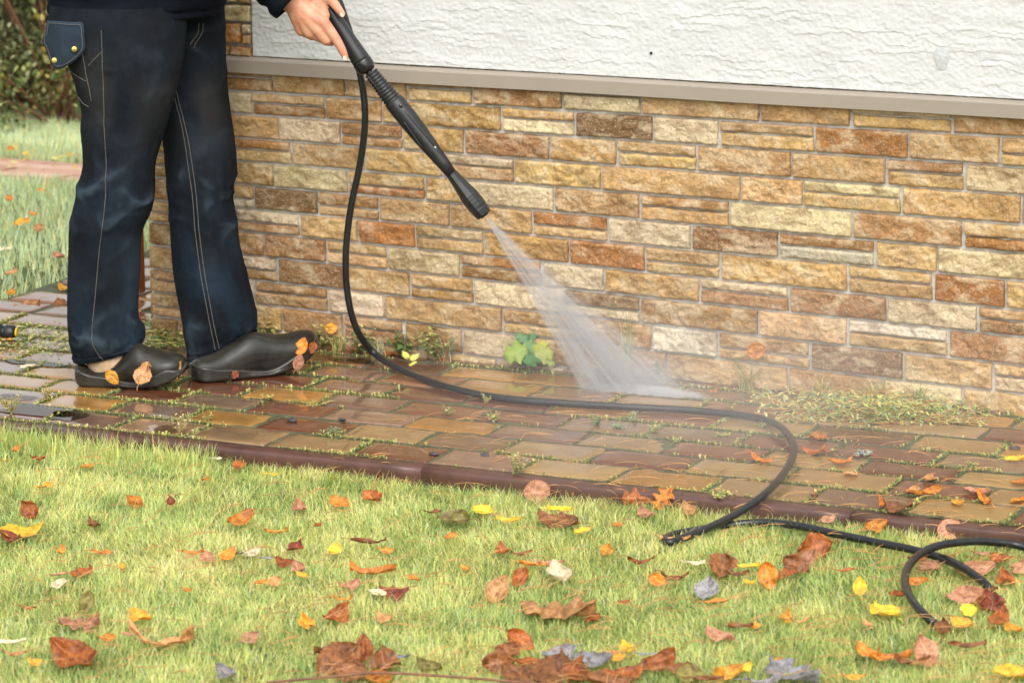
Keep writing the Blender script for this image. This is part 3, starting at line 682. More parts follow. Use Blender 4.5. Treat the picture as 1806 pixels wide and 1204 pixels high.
# body: one continuous surface from tapered capsules, fused by a voxel remesh
HB=8.79
def capsule(mb,a,b,ra,rb,n=14):
    a=np.asarray(a,float);b=np.asarray(b,float); L=np.linalg.norm(b-a)+1e-9; prof=[]
    for k in range(5): t=math.pi/2*(1-k/4); prof.append((-ra*math.sin(t)/L,max(ra*math.cos(t),1e-4)))
    for k in range(1,5): t=math.pi/2*k/4; prof.append((1+rb*math.sin(t)/L,max(rb*math.cos(t),1e-4)))
    prof.insert(5,(1,rb)); lathe(mb,a,b,prof,n)
def chain(mb,pts,rs):
    for i in range(len(pts)-1): capsule(mb,pts[i],pts[i+1],rs[i],rs[i+1])
def remeshed(mb,name,mat_,parent,vox,sm):
    o=mb.build(name,mat_,parent)
    a=o.modifiers.new('r','REMESH'); a.mode='VOXEL'; a.voxel_size=vox; a.use_smooth_shade=True
    b=o.modifiers.new('s','SMOOTH'); b.factor=.5; b.iterations=sm
    dg=bpy.context.evaluated_depsgraph_get(); me=bpy.data.meshes.new_from_object(o.evaluated_get(dg)); o.modifiers.clear(); old=o.data; o.data=me; bpy.data.meshes.remove(old)
    me.polygons.foreach_set('use_smooth',[True]*len(me.polygons)); return o
bd=MB(); H=lambda x,y,dd=0.0:P(x,y,HB+dd)
# right hand seen from its back: metacarpals, five digits round the grip
wr=H(519,6,.004)
chain(bd,[H(455,-48,.0),H(500,-10,.002),wr],[.036,.031,.029])
K=dict(i=H(572,42,-.004),m=H(561,54,.002),r=H(547,58,.012),p=H(531,54,.022))
for k,rr in (('i',.0150),('m',.0160),('r',.0155),('p',.0140)): chain(bd,[wr,(wr*.45+K[k]*.55)+FWD*-.003,K[k]],[.026,.0195,rr])
chain(bd,[H(540,22,.008),H(552,38,.010)],[.026,.022])
chain(bd,[K['i'],H(584,57,-.002),H(593,70,.000)],[.0148,.0126,.0118])
chain(bd,[H(593,70,.0),H(600,82,.003),H(604,90,.005)],[.0118,.0108,.0103]); chain(bd,[H(604,90,.005),H(609,101,.008)],[.0103,.0082])
chain(bd,[K['m'],H(575,72,.008)],[.0150,.0125]); chain(bd,[H(575,72,.008),H(584,74,.030),H(598,66,.046)],[.0125,.011,.0095])
chain(bd,[K['r'],H(566,68,.020)],[.014,.0118]); chain(bd,[H(566,68,.020),H(577,66,.040),H(590,56,.050)],[.0118,.0105,.009])
chain(bd,[K['p'],H(550,64,.030)],[.0125,.0105]); chain(bd,[H(550,64,.03),H(562,58,.045),H(574,48,.05)],[.0105,.0092,.008])
chain(bd,[H(540,-8,.012),H(566,-6,.006),H(581,-3,.004)],[.026,.020,.0140]); chain(bd,[H(581,-3,.004),H(592,10,.006)],[.0128,.0112]); chain(bd,[H(592,10,.006),H(603,25,.008)],[.0112,.0085])
chain(bd,[H(560,8,.010),H(572,28,.006)],[.022,.014])
# second hand up at the trigger, out of frame
h2=P(480,-165,8.88); chain(bd,[P(430,-165,8.92),h2],[.03,.028])
for k in range(4): chain(bd,[h2,P(505,-178+k*14,8.86),P(518,-172+k*13,8.88),P(508,-166+k*12,8.90)],[.02,.012,.010,.009])
chain(bd,[h2,P(492,-190,8.9),P(512,-196,8.9)],[.018,.013,.010])
# arms, torso, neck, head, legs, feet
chain(bd,[P(205,-345,8.94),P(285,-150,8.86),H(455,-48,.0)],[.055,.045,.036]); chain(bd,[P(255,-345,9.18),P(330,-170,9.15),P(430,-165,8.92)],[.055,.045,.03])

for ox in (-45,45): chain(bd,[P(225+ox,20,9.07),P(243+ox,-120,9.05),P(240+ox,-280,9.05)],[.05,.085,.095])
chain(bd,[P(200,20,9.06),P(330,10,9.12)],[.045,.045]); chain(bd,[P(205,-330,8.96),P(262,-330,9.16)],[.07,.07]); chain(bd,[P(243,-340,9.05),P(250,-430,9.05)],[.062,.055])
chain(bd,[P(246,-490,9.05),P(262,-470,9.05)],[.098,.088]); chain(bd,[P(270,-450,9.05),P(300,-432,9.05)],[.06,.038]); chain(bd,[P(318,-476,9.05),P(334,-462,9.05)],[.012,.016]); chain(bd,[P(316,-440,9.05),P(326,-440,9.05)],[.022,.016])
for s in (-.095,.095): chain(bd,[P(250,-480,9.05+s),P(248,-462,9.05+s)],[.018,.015])
chain(bd,[P(210,90,9.0),P(206,330,8.99),P(190,560,9.0),P(192,640,9.0)],[.055,.042,.034,.034]); chain(bd,[P(330,20,9.14),P(345,120,9.17),P(355,330,9.14),P(385,560,9.12),P(385,630,9.12)],[.05,.035,.04,.034,.034])
chain(bd,[P(192,645,9.0),P(290,662,9.0)],[.034,.02]); chain(bd,[P(385,635,9.12),P(500,638,9.17)],[.034,.02])
body=remeshed(bd,'body',M['skin'],person,.0030,2)
# knuckle creases, nails
def nail(c,dirv,up,w_,l_):
    dirv=np.asarray(dirv)/np.linalg.norm(dirv); up=np.asarray(up)/np.linalg.norm(up); sd=np.cross(dirv,up); A=[]
    for t in np.linspace(-1,1,9):
        A.append([c+dirv*t*l_+sd*s*w_*math.sqrt(max(.05,1-abs(t)**3))+up*(.0016*(1-s*s)-.0006) for s in np.linspace(-1,1,9)])
    mb=MB(); mb.grid(np.array(A)); return mb.build('fingernail',simple('nail',(.72,.42,.33),.25,None,.1,90),body)
nail(H(609,103,.0-.0006),H(611,107)-H(605,92),-RM[2]*.8-RM[1]*.1+RM[0]*.45,.0052,.0065)
nail(H(603.5,26.5,-.0010),H(605,29)-H(593,12),-RM[2]*.8+RM[0]*.5,.0050,.0060)
hb=MB(); chain(hb,[P(238,-505,9.05),P(226,-470,9.05)],[.105,.08]); chain(hb,[P(238,-505,9.05),P(268,-520,9.05)],[.1,.07]); remeshed(hb,'hair',M['hair'],person,.006,2)
# clogs and socks
def clog(heel,toe,name,bend=0.0,prof=None,wid=1.0,opening=True):
    """heel, toe: ground points; shoe lofted along its length"""
    heel=np.asarray(heel,float); toe=np.asarray(toe,float); ax=toe-heel; L=np.linalg.norm(ax); ax/=L; ax[2]=0; sd=np.cross(ax,[0,0,1.0]); sd/=np.linalg.norm(sd)
    root=MB(); n=36; a=np.arange(n)*2*math.pi/n; A=[]
    st=spline(np.array(prof),5)
    for s,zb,zt,hw in st:
        zc=(zb+zt)/2; hh=(zt-zb)/2; ring=[]
        for q in a:
            c,s_=math.cos(q),math.sin(q)
            yy=hw*wid*math.copysign(abs(c)**.75,c); zz=zc+hh*math.copysign(abs(s_)**(.62 if s_<0 else .9),s_)
            if s_>0: yy*=1-.28*s_**2
            ring.append(heel+ax*s*L+sd*yy+np.array([0,0,zz+bend*max(0,s-.55)**1.6]))
        A.append(ring)
    root.grid(np.array(A),closed=True); root.cap(A[0]); root.cap(A[-1]); shoe=root.build(name,M['clog'],person)
    # sole: welted band with raised line
    mb=MB(); 
    def fr(s):
        zb=np.interp(s,st[:,0],st[:,1]); hw=np.interp(s,st[:,0],st[:,3])*wid; return zb+bend*max(0,s-.55)**1.6,hw
    ss=np.concatenate([np.linspace(.0,.9,34),.9+.1*np.sin(np.linspace(0,math.pi/2,9)[1:])]); loop=[(s,1) for s in ss]+[(s,-1) for s in ss[::-1]]
    def hwid(s):
        zb,hw=fr(min(s,.9)); 
        if s>.9: hw=hw*math.sqrt(max(0,1-((s-.9)/.1)**2))
        if s<.08: hw=hw*math.sqrt(max(.05,1-((.08-s)/.085)**2))
        return fr(s)[0],hw
    pl=[]; zs_=[]
    for s,sg in loop:
        zb,hw=hwid(s); pl.append(ax*s*L+sd*sg*hw); zs_.append((s,zb))
    pl=np.array(pl); nn=np.roll(pl,-1,0)-np.roll(pl,1,0); nn/=np.linalg.norm(nn,axis=1)[:,None]+1e-9; out=np.cross(nn,[0,0,1.0]); 
    if np.dot(out[5],sd)<0: out=-out
    rows_=[]
    for k_,(s,zb) in enumerate(zs_):
        top=.021+.010*math.sin(s*9.0)*(.3+s)+.012*math.exp(-((s-.05)/.08)**2)
        top*=1-.62*min(1,max(0,(s-.86)/.12))
        rows_.append([heel+pl[k_]+out[k_]*y_+np.array([0,0,zb+z_]) for y_,z_ in [(-.02,.0012),(.001,.0012),(.0045,.006),(.005,.012),(.004,top-.004),(.0055,top),(.004,top+.003),(-.004,top+.0050)]])
    mb.grid(np.array(rows_+rows_[:1]))
    mb.build('sole',M['sole'],shoe)
    return shoe,heel,ax,L,sd
PN=[(-.005,.018,.038,.016),(.015,.006,.052,.028),(.07,.002,.048,.036),(.18,.001,.038,.038),(.33,.001,.050,.039),(.46,.001,.080,.040),(.56,.001,.105,.043),(.66,.001,.094,.047),(.78,.001,.079,.051),(.88,.003,.068,.047),(.95,.008,.056,.036),(.985,.014,.044,.022),(1.0,.022,.034,.010)]
shn=clog(G(134,683,.0)+FWD*.035,G(328,688,.0)+FWD*.03,'clog',.10,PN,1.0)
PF=[(-.005,.018,.038,.016),(.015,.006,.050,.028),(.07,.002,.058,.036),(.2,.001,.066,.038),(.33,.001,.086,.039),(.44,.001,.104,.040),(.54,.001,.106,.042),(.66,.001,.092,.047),(.78,.002,.078,.051),(.88,.004,.070,.047),(.95,.009,.058,.036),(.985,.015,.046,.022),(1.0,.022,.036,.010)]
shf=clog(G(338,678,.0)+FWD*.03,G(556,652,.0)+FWD*.02,'clog',.17,PF,1.0)
mb=MB(); tube(mb,spline([P(190,585,9.0),P(187,618,9.0),P(190,640,8.985),P(205,650,8.985)],6),[.046]*6+[.050]*6+[.050]*7,24)
mb.build('sock',M['sock'],person)
mb=MB(); tube(mb,spline([P(385,560,9.12),P(385,600,9.12),P(390,632,9.12),P(410,642,9.12)],6),[.048]*6+[.048]*6+[.042]*7,24); mb.build('sock',M['sock'],person)

# ------------------------------------------------------------ spray wand
def LP(px,py): return P(px,py,8.845)
def DD(px): return float(np.interp(px,[560,600,858],[8.825,8.835,8.85]))
def rr(wpx,d=8.84): return wpx/2*d/F_PX
def axp(p): return P(p[0],p[1],DD(p[0]))
wand=empty('spray_wand',tuple(axp((640,100)))); tag(wand,'black plastic pressure washer wand with ribbed neck and round nozzle','spray wand')
def seg(name,a,b,prof,m_,n=28,parent=wand,squash=1.0):
    A_,B_=axp(a),axp(b); mb=MB(); lathe(mb,A_,B_,prof,n,squash=squash); return mb.build(name,M[m_],parent)
grip=seg('grip',(556,-22),(637,107),[(0,rr(20)),(.0,rr(24)),(.25,rr(26)),(.5,rr(27)),(.75,rr(29)),(.9,rr(32)),(.985,rr(34)),(1.0,rr(33.5)),(1.0,rr(28))],'plastic')
seg('gun_body',(470,-160),(556,-22),[(0,rr(20)),(.02,rr(30)),(.3,rr(42)),(.6,rr(36)),(.9,rr(28)),(1,rr(24))],'plastic')
mb=MB(); tube(mb,spline([P(505,-95,8.83),P(480,-80,8.84),P(455,-40,8.85)],6),[.008]*13,10); mb.build('trigger',M['plastic'],wand)
col_=seg('collar',(637,107),(650,127),[(0,rr(30)),(.0,rr(34)),(.15,rr(35.5)),(.6,rr(35)),(.78,rr(32)),(.95,rr(27)),(1,rr(20))],'gloss')
mb=MB(); lathe(mb,axp((640,112))-RM[2]*.017,axp((648,124))-RM[2]*.018+RM[0]*.0,[(0,.004),(.1,.0055),(.9,.0055),(1,.004)],12); mb.build('latch',M['gloss'],wand)
seg('neck',(648,124),(657,137),[(0,rr(12)),(.4,rr(14)),(.6,rr(11)),(1,rr(15))],'gloss')
pf=[(0,rr(12)),(0.01,rr(21))]
for k in range(11):
    w0=24+k*.75; t=k/11
    pf+=[(t+.006,rr(w0+1.2)),(t+.05,rr(w0+1.5)),(t+.058,rr(w0-1.5)),(t+.080,rr(w0-1.5))]
pf+=[(1,rr(32))]
seg('ribbed_sleeve',(654,128),(696,182),pf,'plastic')
mb=MB(); q=np.array([P(a,b,DD(a)-.0125) for a,b in spline(np.array([(648,134),(666,157),(688,186)],float),5)]); tube(mb,q,[.0022]*len(q),6); mb.build('sleeve_rib',M['plastic'],wand)
body_=seg('barrel',(694,178),(799,310),[(0,rr(30)),(.0,rr(34)),(.03,rr(36.5)),(.25,rr(36)),(.45,rr(33)),(.65,rr(28.5)),(.82,rr(24)),(1,rr(19))],'plastic')
for off,a0,a1 in ((.35,(713,196),(768,260)),(-.2,(712,214),(745,262))):
    mb=MB(); q=[]
    for t in np.linspace(0,1,14):
        x=a0[0]+(a1[0]-a0[0])*t; y=a0[1]+(a1[1]-a0[1])*t; s_=np.clip((x-694)/105,0,1); R0=rr(np.interp(s_,[0,.25,.45,.65,1],[36,36,33,28.5,19]))
        q.append(P(x,y,DD(x)-R0*.965))
    tube(mb,q,[.0010]+[.0021]*12+[.0010],6); mb.build('groove_rib',M['gloss'],wand)
mb=MB(); lathe(mb,P(707,187,DD(707)-.022),P(707,187,DD(707)-.0262),[(0,.005),(.8,.005),(1,.004)],14); mb.build('lock_button',M['gloss'],wand)
mb=MB(); lathe(mb,P(767,259,DD(767)-.018),P(768.5,261,DD(767)-.0205),[(0,.0018),(1,.0012)],8); mb.build('water_bead',simple('bead',(.8,.8,.8),.1),wand)
pn=[(0,rr(19)),(.03,rr(21)),(.2,rr(24)),(.4,rr(29)),(.55,rr(33.5)),(.58,rr(33)),(.60,rr(33.8)),(.66,rr(33.2)),(.68,rr(33.8)),(.75,rr(32.8)),(.77,rr(33.3)),(.84,rr(31.5)),(.86,rr(32)),(.97,rr(29)),(1,rr(26)),(1,rr(16)),(.95,rr(12))]
noz=seg('nozzle',(796,306),(854.5,380),pn,'plastic',n=10)
noz.data.polygons.foreach_set('use_smooth',[False]*len(noz.data.polygons))
mb=MB(); lathe(mb,axp((851,375.5)),axp((855.5,381.5)),[(0,rr(14)),(.3,rr(17)),(1,rr(16)),(1,rr(9)),(.6,rr(7))],16); mb.build('orifice_ring',M['gloss'],wand)

# ------------------------------------------------------------ hose
hose_px=[(470,-160,8.86),(500,-140,8.86),(545,-85,8.86),(578,-35,8.87),(597,0,8.87),(611,40,8.88),(624,80,8.885),(634,125,8.89),(641,165,8.90),(644,205,8.91),(641,250,8.93),(633,300,8.95),(622,350,8.97),(614,400,9.0),(610,450,9.02),(611,500,9.05),(619,550,9.08),(634,590,9.12),(662,624,9.16)]
HR=.0084
hp=[P(*q) for q in hose_px]
gz=HR+.0015
for a,b,z in [(705,650,gz+.004),(760,673,gz),(830,692,gz),(900,704,gz),(1000,711,gz),(1100,717,gz),(1200,722,gz),(1290,730,gz),(1345,739,gz+.004),(1378,754,gz+.012),(1398,780,gz+.018),(1398,805,gz+.016),(1378,840,gz+.010),(1345,874,gz+.004),(1300,905,-.006),(1250,930,-.012),(1210,946,-.016),(1182,956,-.018),(1172,951,-.020),(1186,943,-.024),(1230,934,-.028),(1290,925,-.028),(1350,921,-.022),(1410,927,-.016),(1470,940,-.016),(1540,955,-.014),(1610,969,-.012),(1670,987,-.012),(1715,1011,-.014),(1742,1034,-.026),(1754,1056,-.050),(1752,1085,-.095),(1718,1118,-.105),(1680,1116,-.070),(1650,1100,-.028),(1625,1078,-.012),(1604,1050,-.004),(1596,1020,.000),(1606,993,.006),(1632,971,.010),(1668,959,.012),(1720,954,.008),(1770,957,-.002),(1806,964,-.010),(1870,985,-.02),(1960,1030,-.03)]:
    hp.append(G(a,b,z))
mb=MB(); q=spline(hp,9); tube(mb,q,HR,14)
tag(mb.build('hose',M['rubber']),'thin black rubber hose looping from the wand over the path to the lawn','hose')
# second coupling lying at the left edge of the path
def coupling():
    a=G(-12,584,.022); b=G(28,586,.020); o=empty('hose_coupling',tuple(a)); tag(o,'black hose coupling with yellow ring end lying on the bricks behind the heel','coupling')
    mb=MB(); lathe(mb,a-(b-a)*1.2,b,[(0,.014),(.5,.016),(.52,.021),(.72,.021),(.74,.016),(.78,.016),(.8,.019),(.97,.018),(1,.013),(1,.008)],18); mb.build('barrel',M['plastic'],o)
    mb=MB(); lathe(mb,b-(b-a)*.02,b+(b-a)*.06,[(0,.0125),(1,.0125),(1,.006),(.6,.005)],16); mb.build('yellow_ring',simple('yellow_plastic',(.75,.5,.03),.35),o)
coupling()
# rusty red post behind the corner
def post():
    g=T(243,540); o=empty('garden_post',tuple(g)); tag(o,'thin orange-red post standing behind the wall corner','post')
    mb=MB(); V,Fs=box((g[0]-.016,g[1]-.016,g[2]-.1),(g[0]+.016,g[1]+.016,g[2]+.40)); mb.add(V,Fs); mb.build('shaft',simple('red_wood',(.42,.12,.04),.6,(60,.6,.003),.3,12),o,smooth=False)
post()

# ------------------------------------------------------------ water: spray, splash, drifting mist
def volmat(name,dens,noise_scale=0,aniso=.2,axis=None):
    m=bpy.data.materials.new(name); m.use_nodes=True; nt=m.node_tree; nt.nodes.clear(); out=nt.nodes.new('ShaderNodeOutputMaterial')
    v=nt.nodes.new('ShaderNodeVolumePrincipled'); v.inputs['Color'].default_value=(.97,.98,1,1); v.inputs['Anisotropy'].default_value=aniso
    if noise_scale:
        f=noisen(nt,noise_scale,3,.5,0,mapscale=axis); r=N(nt,'ShaderNodeMapRange'); r.inputs['From Min'].default_value=.3; r.inputs['From Max'].default_value=.7; r.inputs['To Min'].default_value=dens*.45; r.inputs['To Max'].default_value=dens*1.5
        nt.links.new(f,r.inputs['Value']); nt.links.new(r.outputs[0],v.inputs['Density'])
    else: v.inputs['Density'].default_value=dens
    nt.links.new(v.outputs[0],out.inputs['Volume']); return m
def fan_material(name,org,dens):
    """density streaked and feathered by the angle from the nozzle inside the fan's own plane"""
    m=bpy.data.materials.new(name); m.use_nodes=True; nt=m.node_tree; nt.nodes.clear(); out=nt.nodes.new('ShaderNodeOutputMaterial')
    v=nt.nodes.new('ShaderNodeVolumePrincipled'); v.inputs['Color'].default_value=(.98,.985,1,1); v.inputs['Anisotropy'].default_value=.1
    tc=N(nt,'ShaderNodeTexCoord'); sb=N(nt,'ShaderNodeVectorMath'); sb.operation='SUBTRACT'; sb.inputs[1].default_value=tuple(org); nt.links.new(tc.outputs['Object'],sb.inputs[0])
    def dot(vec):
        d=N(nt,'ShaderNodeVectorMath'); d.operation='DOT_PRODUCT'; d.inputs[1].default_value=tuple(vec); nt.links.new(sb.outputs[0],d.inputs[0]); return d.outputs['Value']
    a,b=dot(RM[0]),dot(RM[1]); th=math_(nt,'ARCTAN2',a,b); rad=math_(nt,'SQRT',math_(nt,'ADD',math_(nt,'MULTIPLY',a,a),math_(nt,'MULTIPLY',b,b)))
    def mr(x,a0,a1,b0,b1):
        q=N(nt,'ShaderNodeMapRange'); q.interpolation_type='SMOOTHSTEP'; q.inputs['From Min'].default_value=a0; q.inputs['From Max'].default_value=a1; q.inputs['To Min'].default_value=b0; q.inputs['To Max'].default_value=b1; nt.links.new(x,q.inputs['Value']); return q.outputs[0]
    cb=N(nt,'ShaderNodeCombineXYZ'); nt.links.new(math_(nt,'MULTIPLY',th,34.0),cb.inputs[0]); nt.links.new(math_(nt,'MULTIPLY',rad,3.0),cb.inputs[1])
    s1=N(nt,'ShaderNodeTexNoise'); s1.inputs['Scale'].default_value=1.0; s1.inputs['Detail'].default_value=4; s1.inputs['Roughness'].default_value=.7; nt.links.new(cb.outputs[0],s1.inputs['Vector'])
    cl=N(nt,'ShaderNodeTexNoise'); cl.inputs['Scale'].default_value=11; cl.inputs['Detail'].default_value=3; nt.links.new(tc.outputs['Object'],cl.inputs['Vector'])
    str_=mr(s1.outputs['Fac'],.33,.66,.45,1.75)
    edge=math_(nt,'MULTIPLY',mr(th,R_(28.2),R_(31.5),0.0,1.0),mr(th,R_(52),R_(39),0.0,1.0))
    nearf=mr(rad,.0,.16,2.3,1.0); cloud=mr(cl.outputs['Fac'],.3,.7,.75,1.3)
    d=math_(nt,'MULTIPLY',math_(nt,'MULTIPLY',math_(nt,'MULTIPLY',str_,edge),math_(nt,'MULTIPLY',nearf,cloud)),dens); nt.links.new(d,v.inputs['Density']); nt.links.new(v.outputs[0],out.inputs['Volume']); return m
def puff_material(name,c,r,dens,nscale=14,pw=1.0):
    m=bpy.data.materials.new(name); m.use_nodes=True; nt=m.node_tree; nt.nodes.clear(); out=nt.nodes.new('ShaderNodeOutputMaterial')
    v=nt.nodes.new('ShaderNodeVolumePrincipled'); v.inputs['Color'].default_value=(.98,.985,1,1)
    tc=N(nt,'ShaderNodeTexCoord'); sb=N(nt,'ShaderNodeVectorMath'); sb.operation='SUBTRACT'; sb.inputs[1].default_value=tuple(c); nt.links.new(tc.outputs['Object'],sb.inputs[0])
    dv=N(nt,'ShaderNodeVectorMath'); dv.operation='DIVIDE'; dv.inputs[1].default_value=tuple(r); nt.links.new(sb.outputs[0],dv.inputs[0])
    ln=N(nt,'ShaderNodeVectorMath'); ln.operation='LENGTH'; nt.links.new(dv.outputs[0],ln.inputs[0])
    q=N(nt,'ShaderNodeMapRange'); q.interpolation_type='SMOOTHSTEP'; q.inputs['From Min'].default_value=1.0; q.inputs['From Max'].default_value=.1; nt.links.new(ln.outputs['Value'],q.inputs['Value'])
    cl=N(nt,'ShaderNodeTexNoise'); cl.inputs['Scale'].default_value=nscale; cl.inputs['Detail'].default_value=4; nt.links.new(tc.outputs['Object'],cl.inputs['Vector'])
    k=N(nt,'ShaderNodeMapRange'); k.inputs['From Min'].default_value=.35; k.inputs['From Max'].default_value=.65; k.inputs['To Min'].default_value=.25; k.inputs['To Max'].default_value=1.6; nt.links.new(cl.outputs['Fac'],k.inputs['Value'])
    nt.links.new(math_(nt,'MULTIPLY',math_(nt,'MULTIPLY',q.outputs[0],k.outputs[0]),dens),v.inputs['Density']); nt.links.new(v.outputs[0],out.inputs['Volume']); return m
def spray():
    R0=[(855,385,867,379.5,.008,8.851),(862,402,890,389,.012,8.852),(878,438,935,420,.016,8.853),(897,476,985,458,.020,8.854),(922,522,1042,496,.026,8.855),(943,561,1095,547,.032,8.856),(968,604,1150,594,.038,8.858),(994,640,1195,628,.044,8.86),(1012,680,1235,664,.048,8.862),(1020,694,1250,691,.050,8.864)]
    A=[]
    for l0,l1,r0,r1,b,d in R0:
        a=P(l0,l1,d); c=P(r0,r1,d); h=(c-a)/2; o=(a+c)/2; t=np.arange(24)*2*math.pi/24
        q=o+np.cos(t)[:,None]*h-np.sin(t)[:,None]*b*FWD; q[:,2]=np.maximum(q[:,2],.003); A.append(q)
    mb=MB(); mb.grid(np.array(A),closed=True); mb.cap(A[0]); mb.cap(A[-1])
    o=mb.build('water_spray',fan_material('spray_droplets',P(853,378,8.851),SPRAY_D),smooth=False); tag(o,'white fan of pressurised water spraying from the nozzle onto the bricks','water spray',kind='stuff')
    def blob(name,c,r,mat_,label,cat,flatcut=.0025):
        mb=MB(); n=28; A=[]
        for i in range(15):
            ph=math.pi*i/14; A.append([[c[0]+r[0]*math.sin(ph)*math.cos(t),c[1]+r[1]*math.sin(ph)*math.sin(t),max(flatcut,c[2]+r[2]*math.cos(ph))] for t in np.arange(n)*2*math.pi/n])
        mb.grid(np.array(A),closed=True); o=mb.build(name,mat_,smooth=False); tag(o,label,cat,kind='stuff'); return o
    c=G(1132,694,0); c1=(c[0],c[1],.003); r1=(.20,.040,.022); blob('splash_water',c1,r1,puff_material('foam',c1,r1,260,45),'bright burst of water where the spray strikes the path','splash')
    c=G(1135,672,0); c2=(c[0],c[1],.0); r2=(.21,.10,.09); blob('splash_mist',c2,r2,puff_material('mist_near',c2,r2,7.5,16),'low white mist rebounding from the bricks under the spray','mist')
    c=G(1340,780,0); c3=(c[0],c[1],.05); r3=(1.1,.9,.42); blob('drifting_mist',c3,r3,puff_material('mist_far',c3,r3,MIST_D,3.2),'thin veil of drifting mist over the right part of the path','mist',flatcut=-.04)
    # thrown droplets
    mb=MB(); src=G(1118,690,0)
    for k in range(260):
        if k<235:
            a=random.uniform(0,math.pi); rr_=abs(random.gauss(0,.11)); px_=random.uniform(1030,1205); b0=G(px_,random.uniform(680,696),0); dv=np.array([random.gauss(.35,.8),random.gauss(-.1,.5),abs(random.gauss(.5,.5))]); dv/=np.linalg.norm(dv); p=b0+dv*rr_; p[2]=max(p[2],.003)
        else: p=np.array(P(random.uniform(340,520),random.uniform(540,660),8.9)); dv=np.array([0,0,1.0])
        r=random.uniform(.0004,.0009); s_=random.uniform(1.5,5); lathe(mb,p-dv*r*s_,p+dv*r*s_,[(0,r*.2),(.3,r),(.7,r),(1,r*.2)],6)
    m_,nt,b=mat('droplet'); b.inputs['Base Color'].default_value=(.85,.87,.9,1); b.inputs['Roughness'].default_value=.1; b.inputs['Transmission Weight'].default_value=.3
    tag(mb.build('water_drops',m_),'tiny bright water drops thrown up from the path','drops',kind='stuff')
SPRAY_D,MIST_D=24.0,.30
spray()
def puddles():
    m=bpy.data.materials.new('water_film'); m.use_nodes=True; nt=m.node_tree; nt.nodes.clear(); out=N(nt,'ShaderNodeOutputMaterial'); fr=N(nt,'ShaderNodeFresnel'); fr.inputs['IOR'].default_value=1.6
    tr=N(nt,'ShaderNodeBsdfTransparent'); tr.inputs['Color'].default_value=(.9,.88,.85,1); gl=N(nt,'ShaderNodeBsdfGlossy'); gl.inputs['Roughness'].default_value=.015; ms=N(nt,'ShaderNodeMixShader')
    bp=N(nt,'ShaderNodeBump'); bp.inputs['Strength'].default_value=.10; bp.inputs['Distance'].default_value=.002; nt.links.new(noisen(nt,40,2),bp.inputs['Height']); nt.links.new(bp.outputs[0],gl.inputs['Normal'])
    nt.links.new(fr.outputs[0],ms.inputs[0]); nt.links.new(tr.outputs[0],ms.inputs[1]); nt.links.new(gl.outputs[0],ms.inputs[2]); nt.links.new(ms.outputs[0],out.inputs['Surface'])
    mb=MB()
    for px,py,a,b in ((70,724,.11,.062),(118,734,.055,.045),(296,757,.035,.045),(15,700,.09,.03),(60,640,.10,.03),(620,636,.07,.03),(500,624,.06,.02)):
        c=G(px,py,0); n=30; ring=[]
        for f in (0.02,.5,1): ring.append([(c[0]+f*a*(1+.3*noise(math.cos(t)*1.6+px,math.sin(t)*1.6))*math.cos(t),c[1]+f*b*(1+.3*noise(math.cos(t)*1.6,math.sin(t)*1.6+px))*math.sin(t),.0026) for t in np.arange(n)*2*math.pi/n])
        mb.grid(np.array(ring),closed=True)
    tag(mb.build('water',m),kind='structure')
puddles()

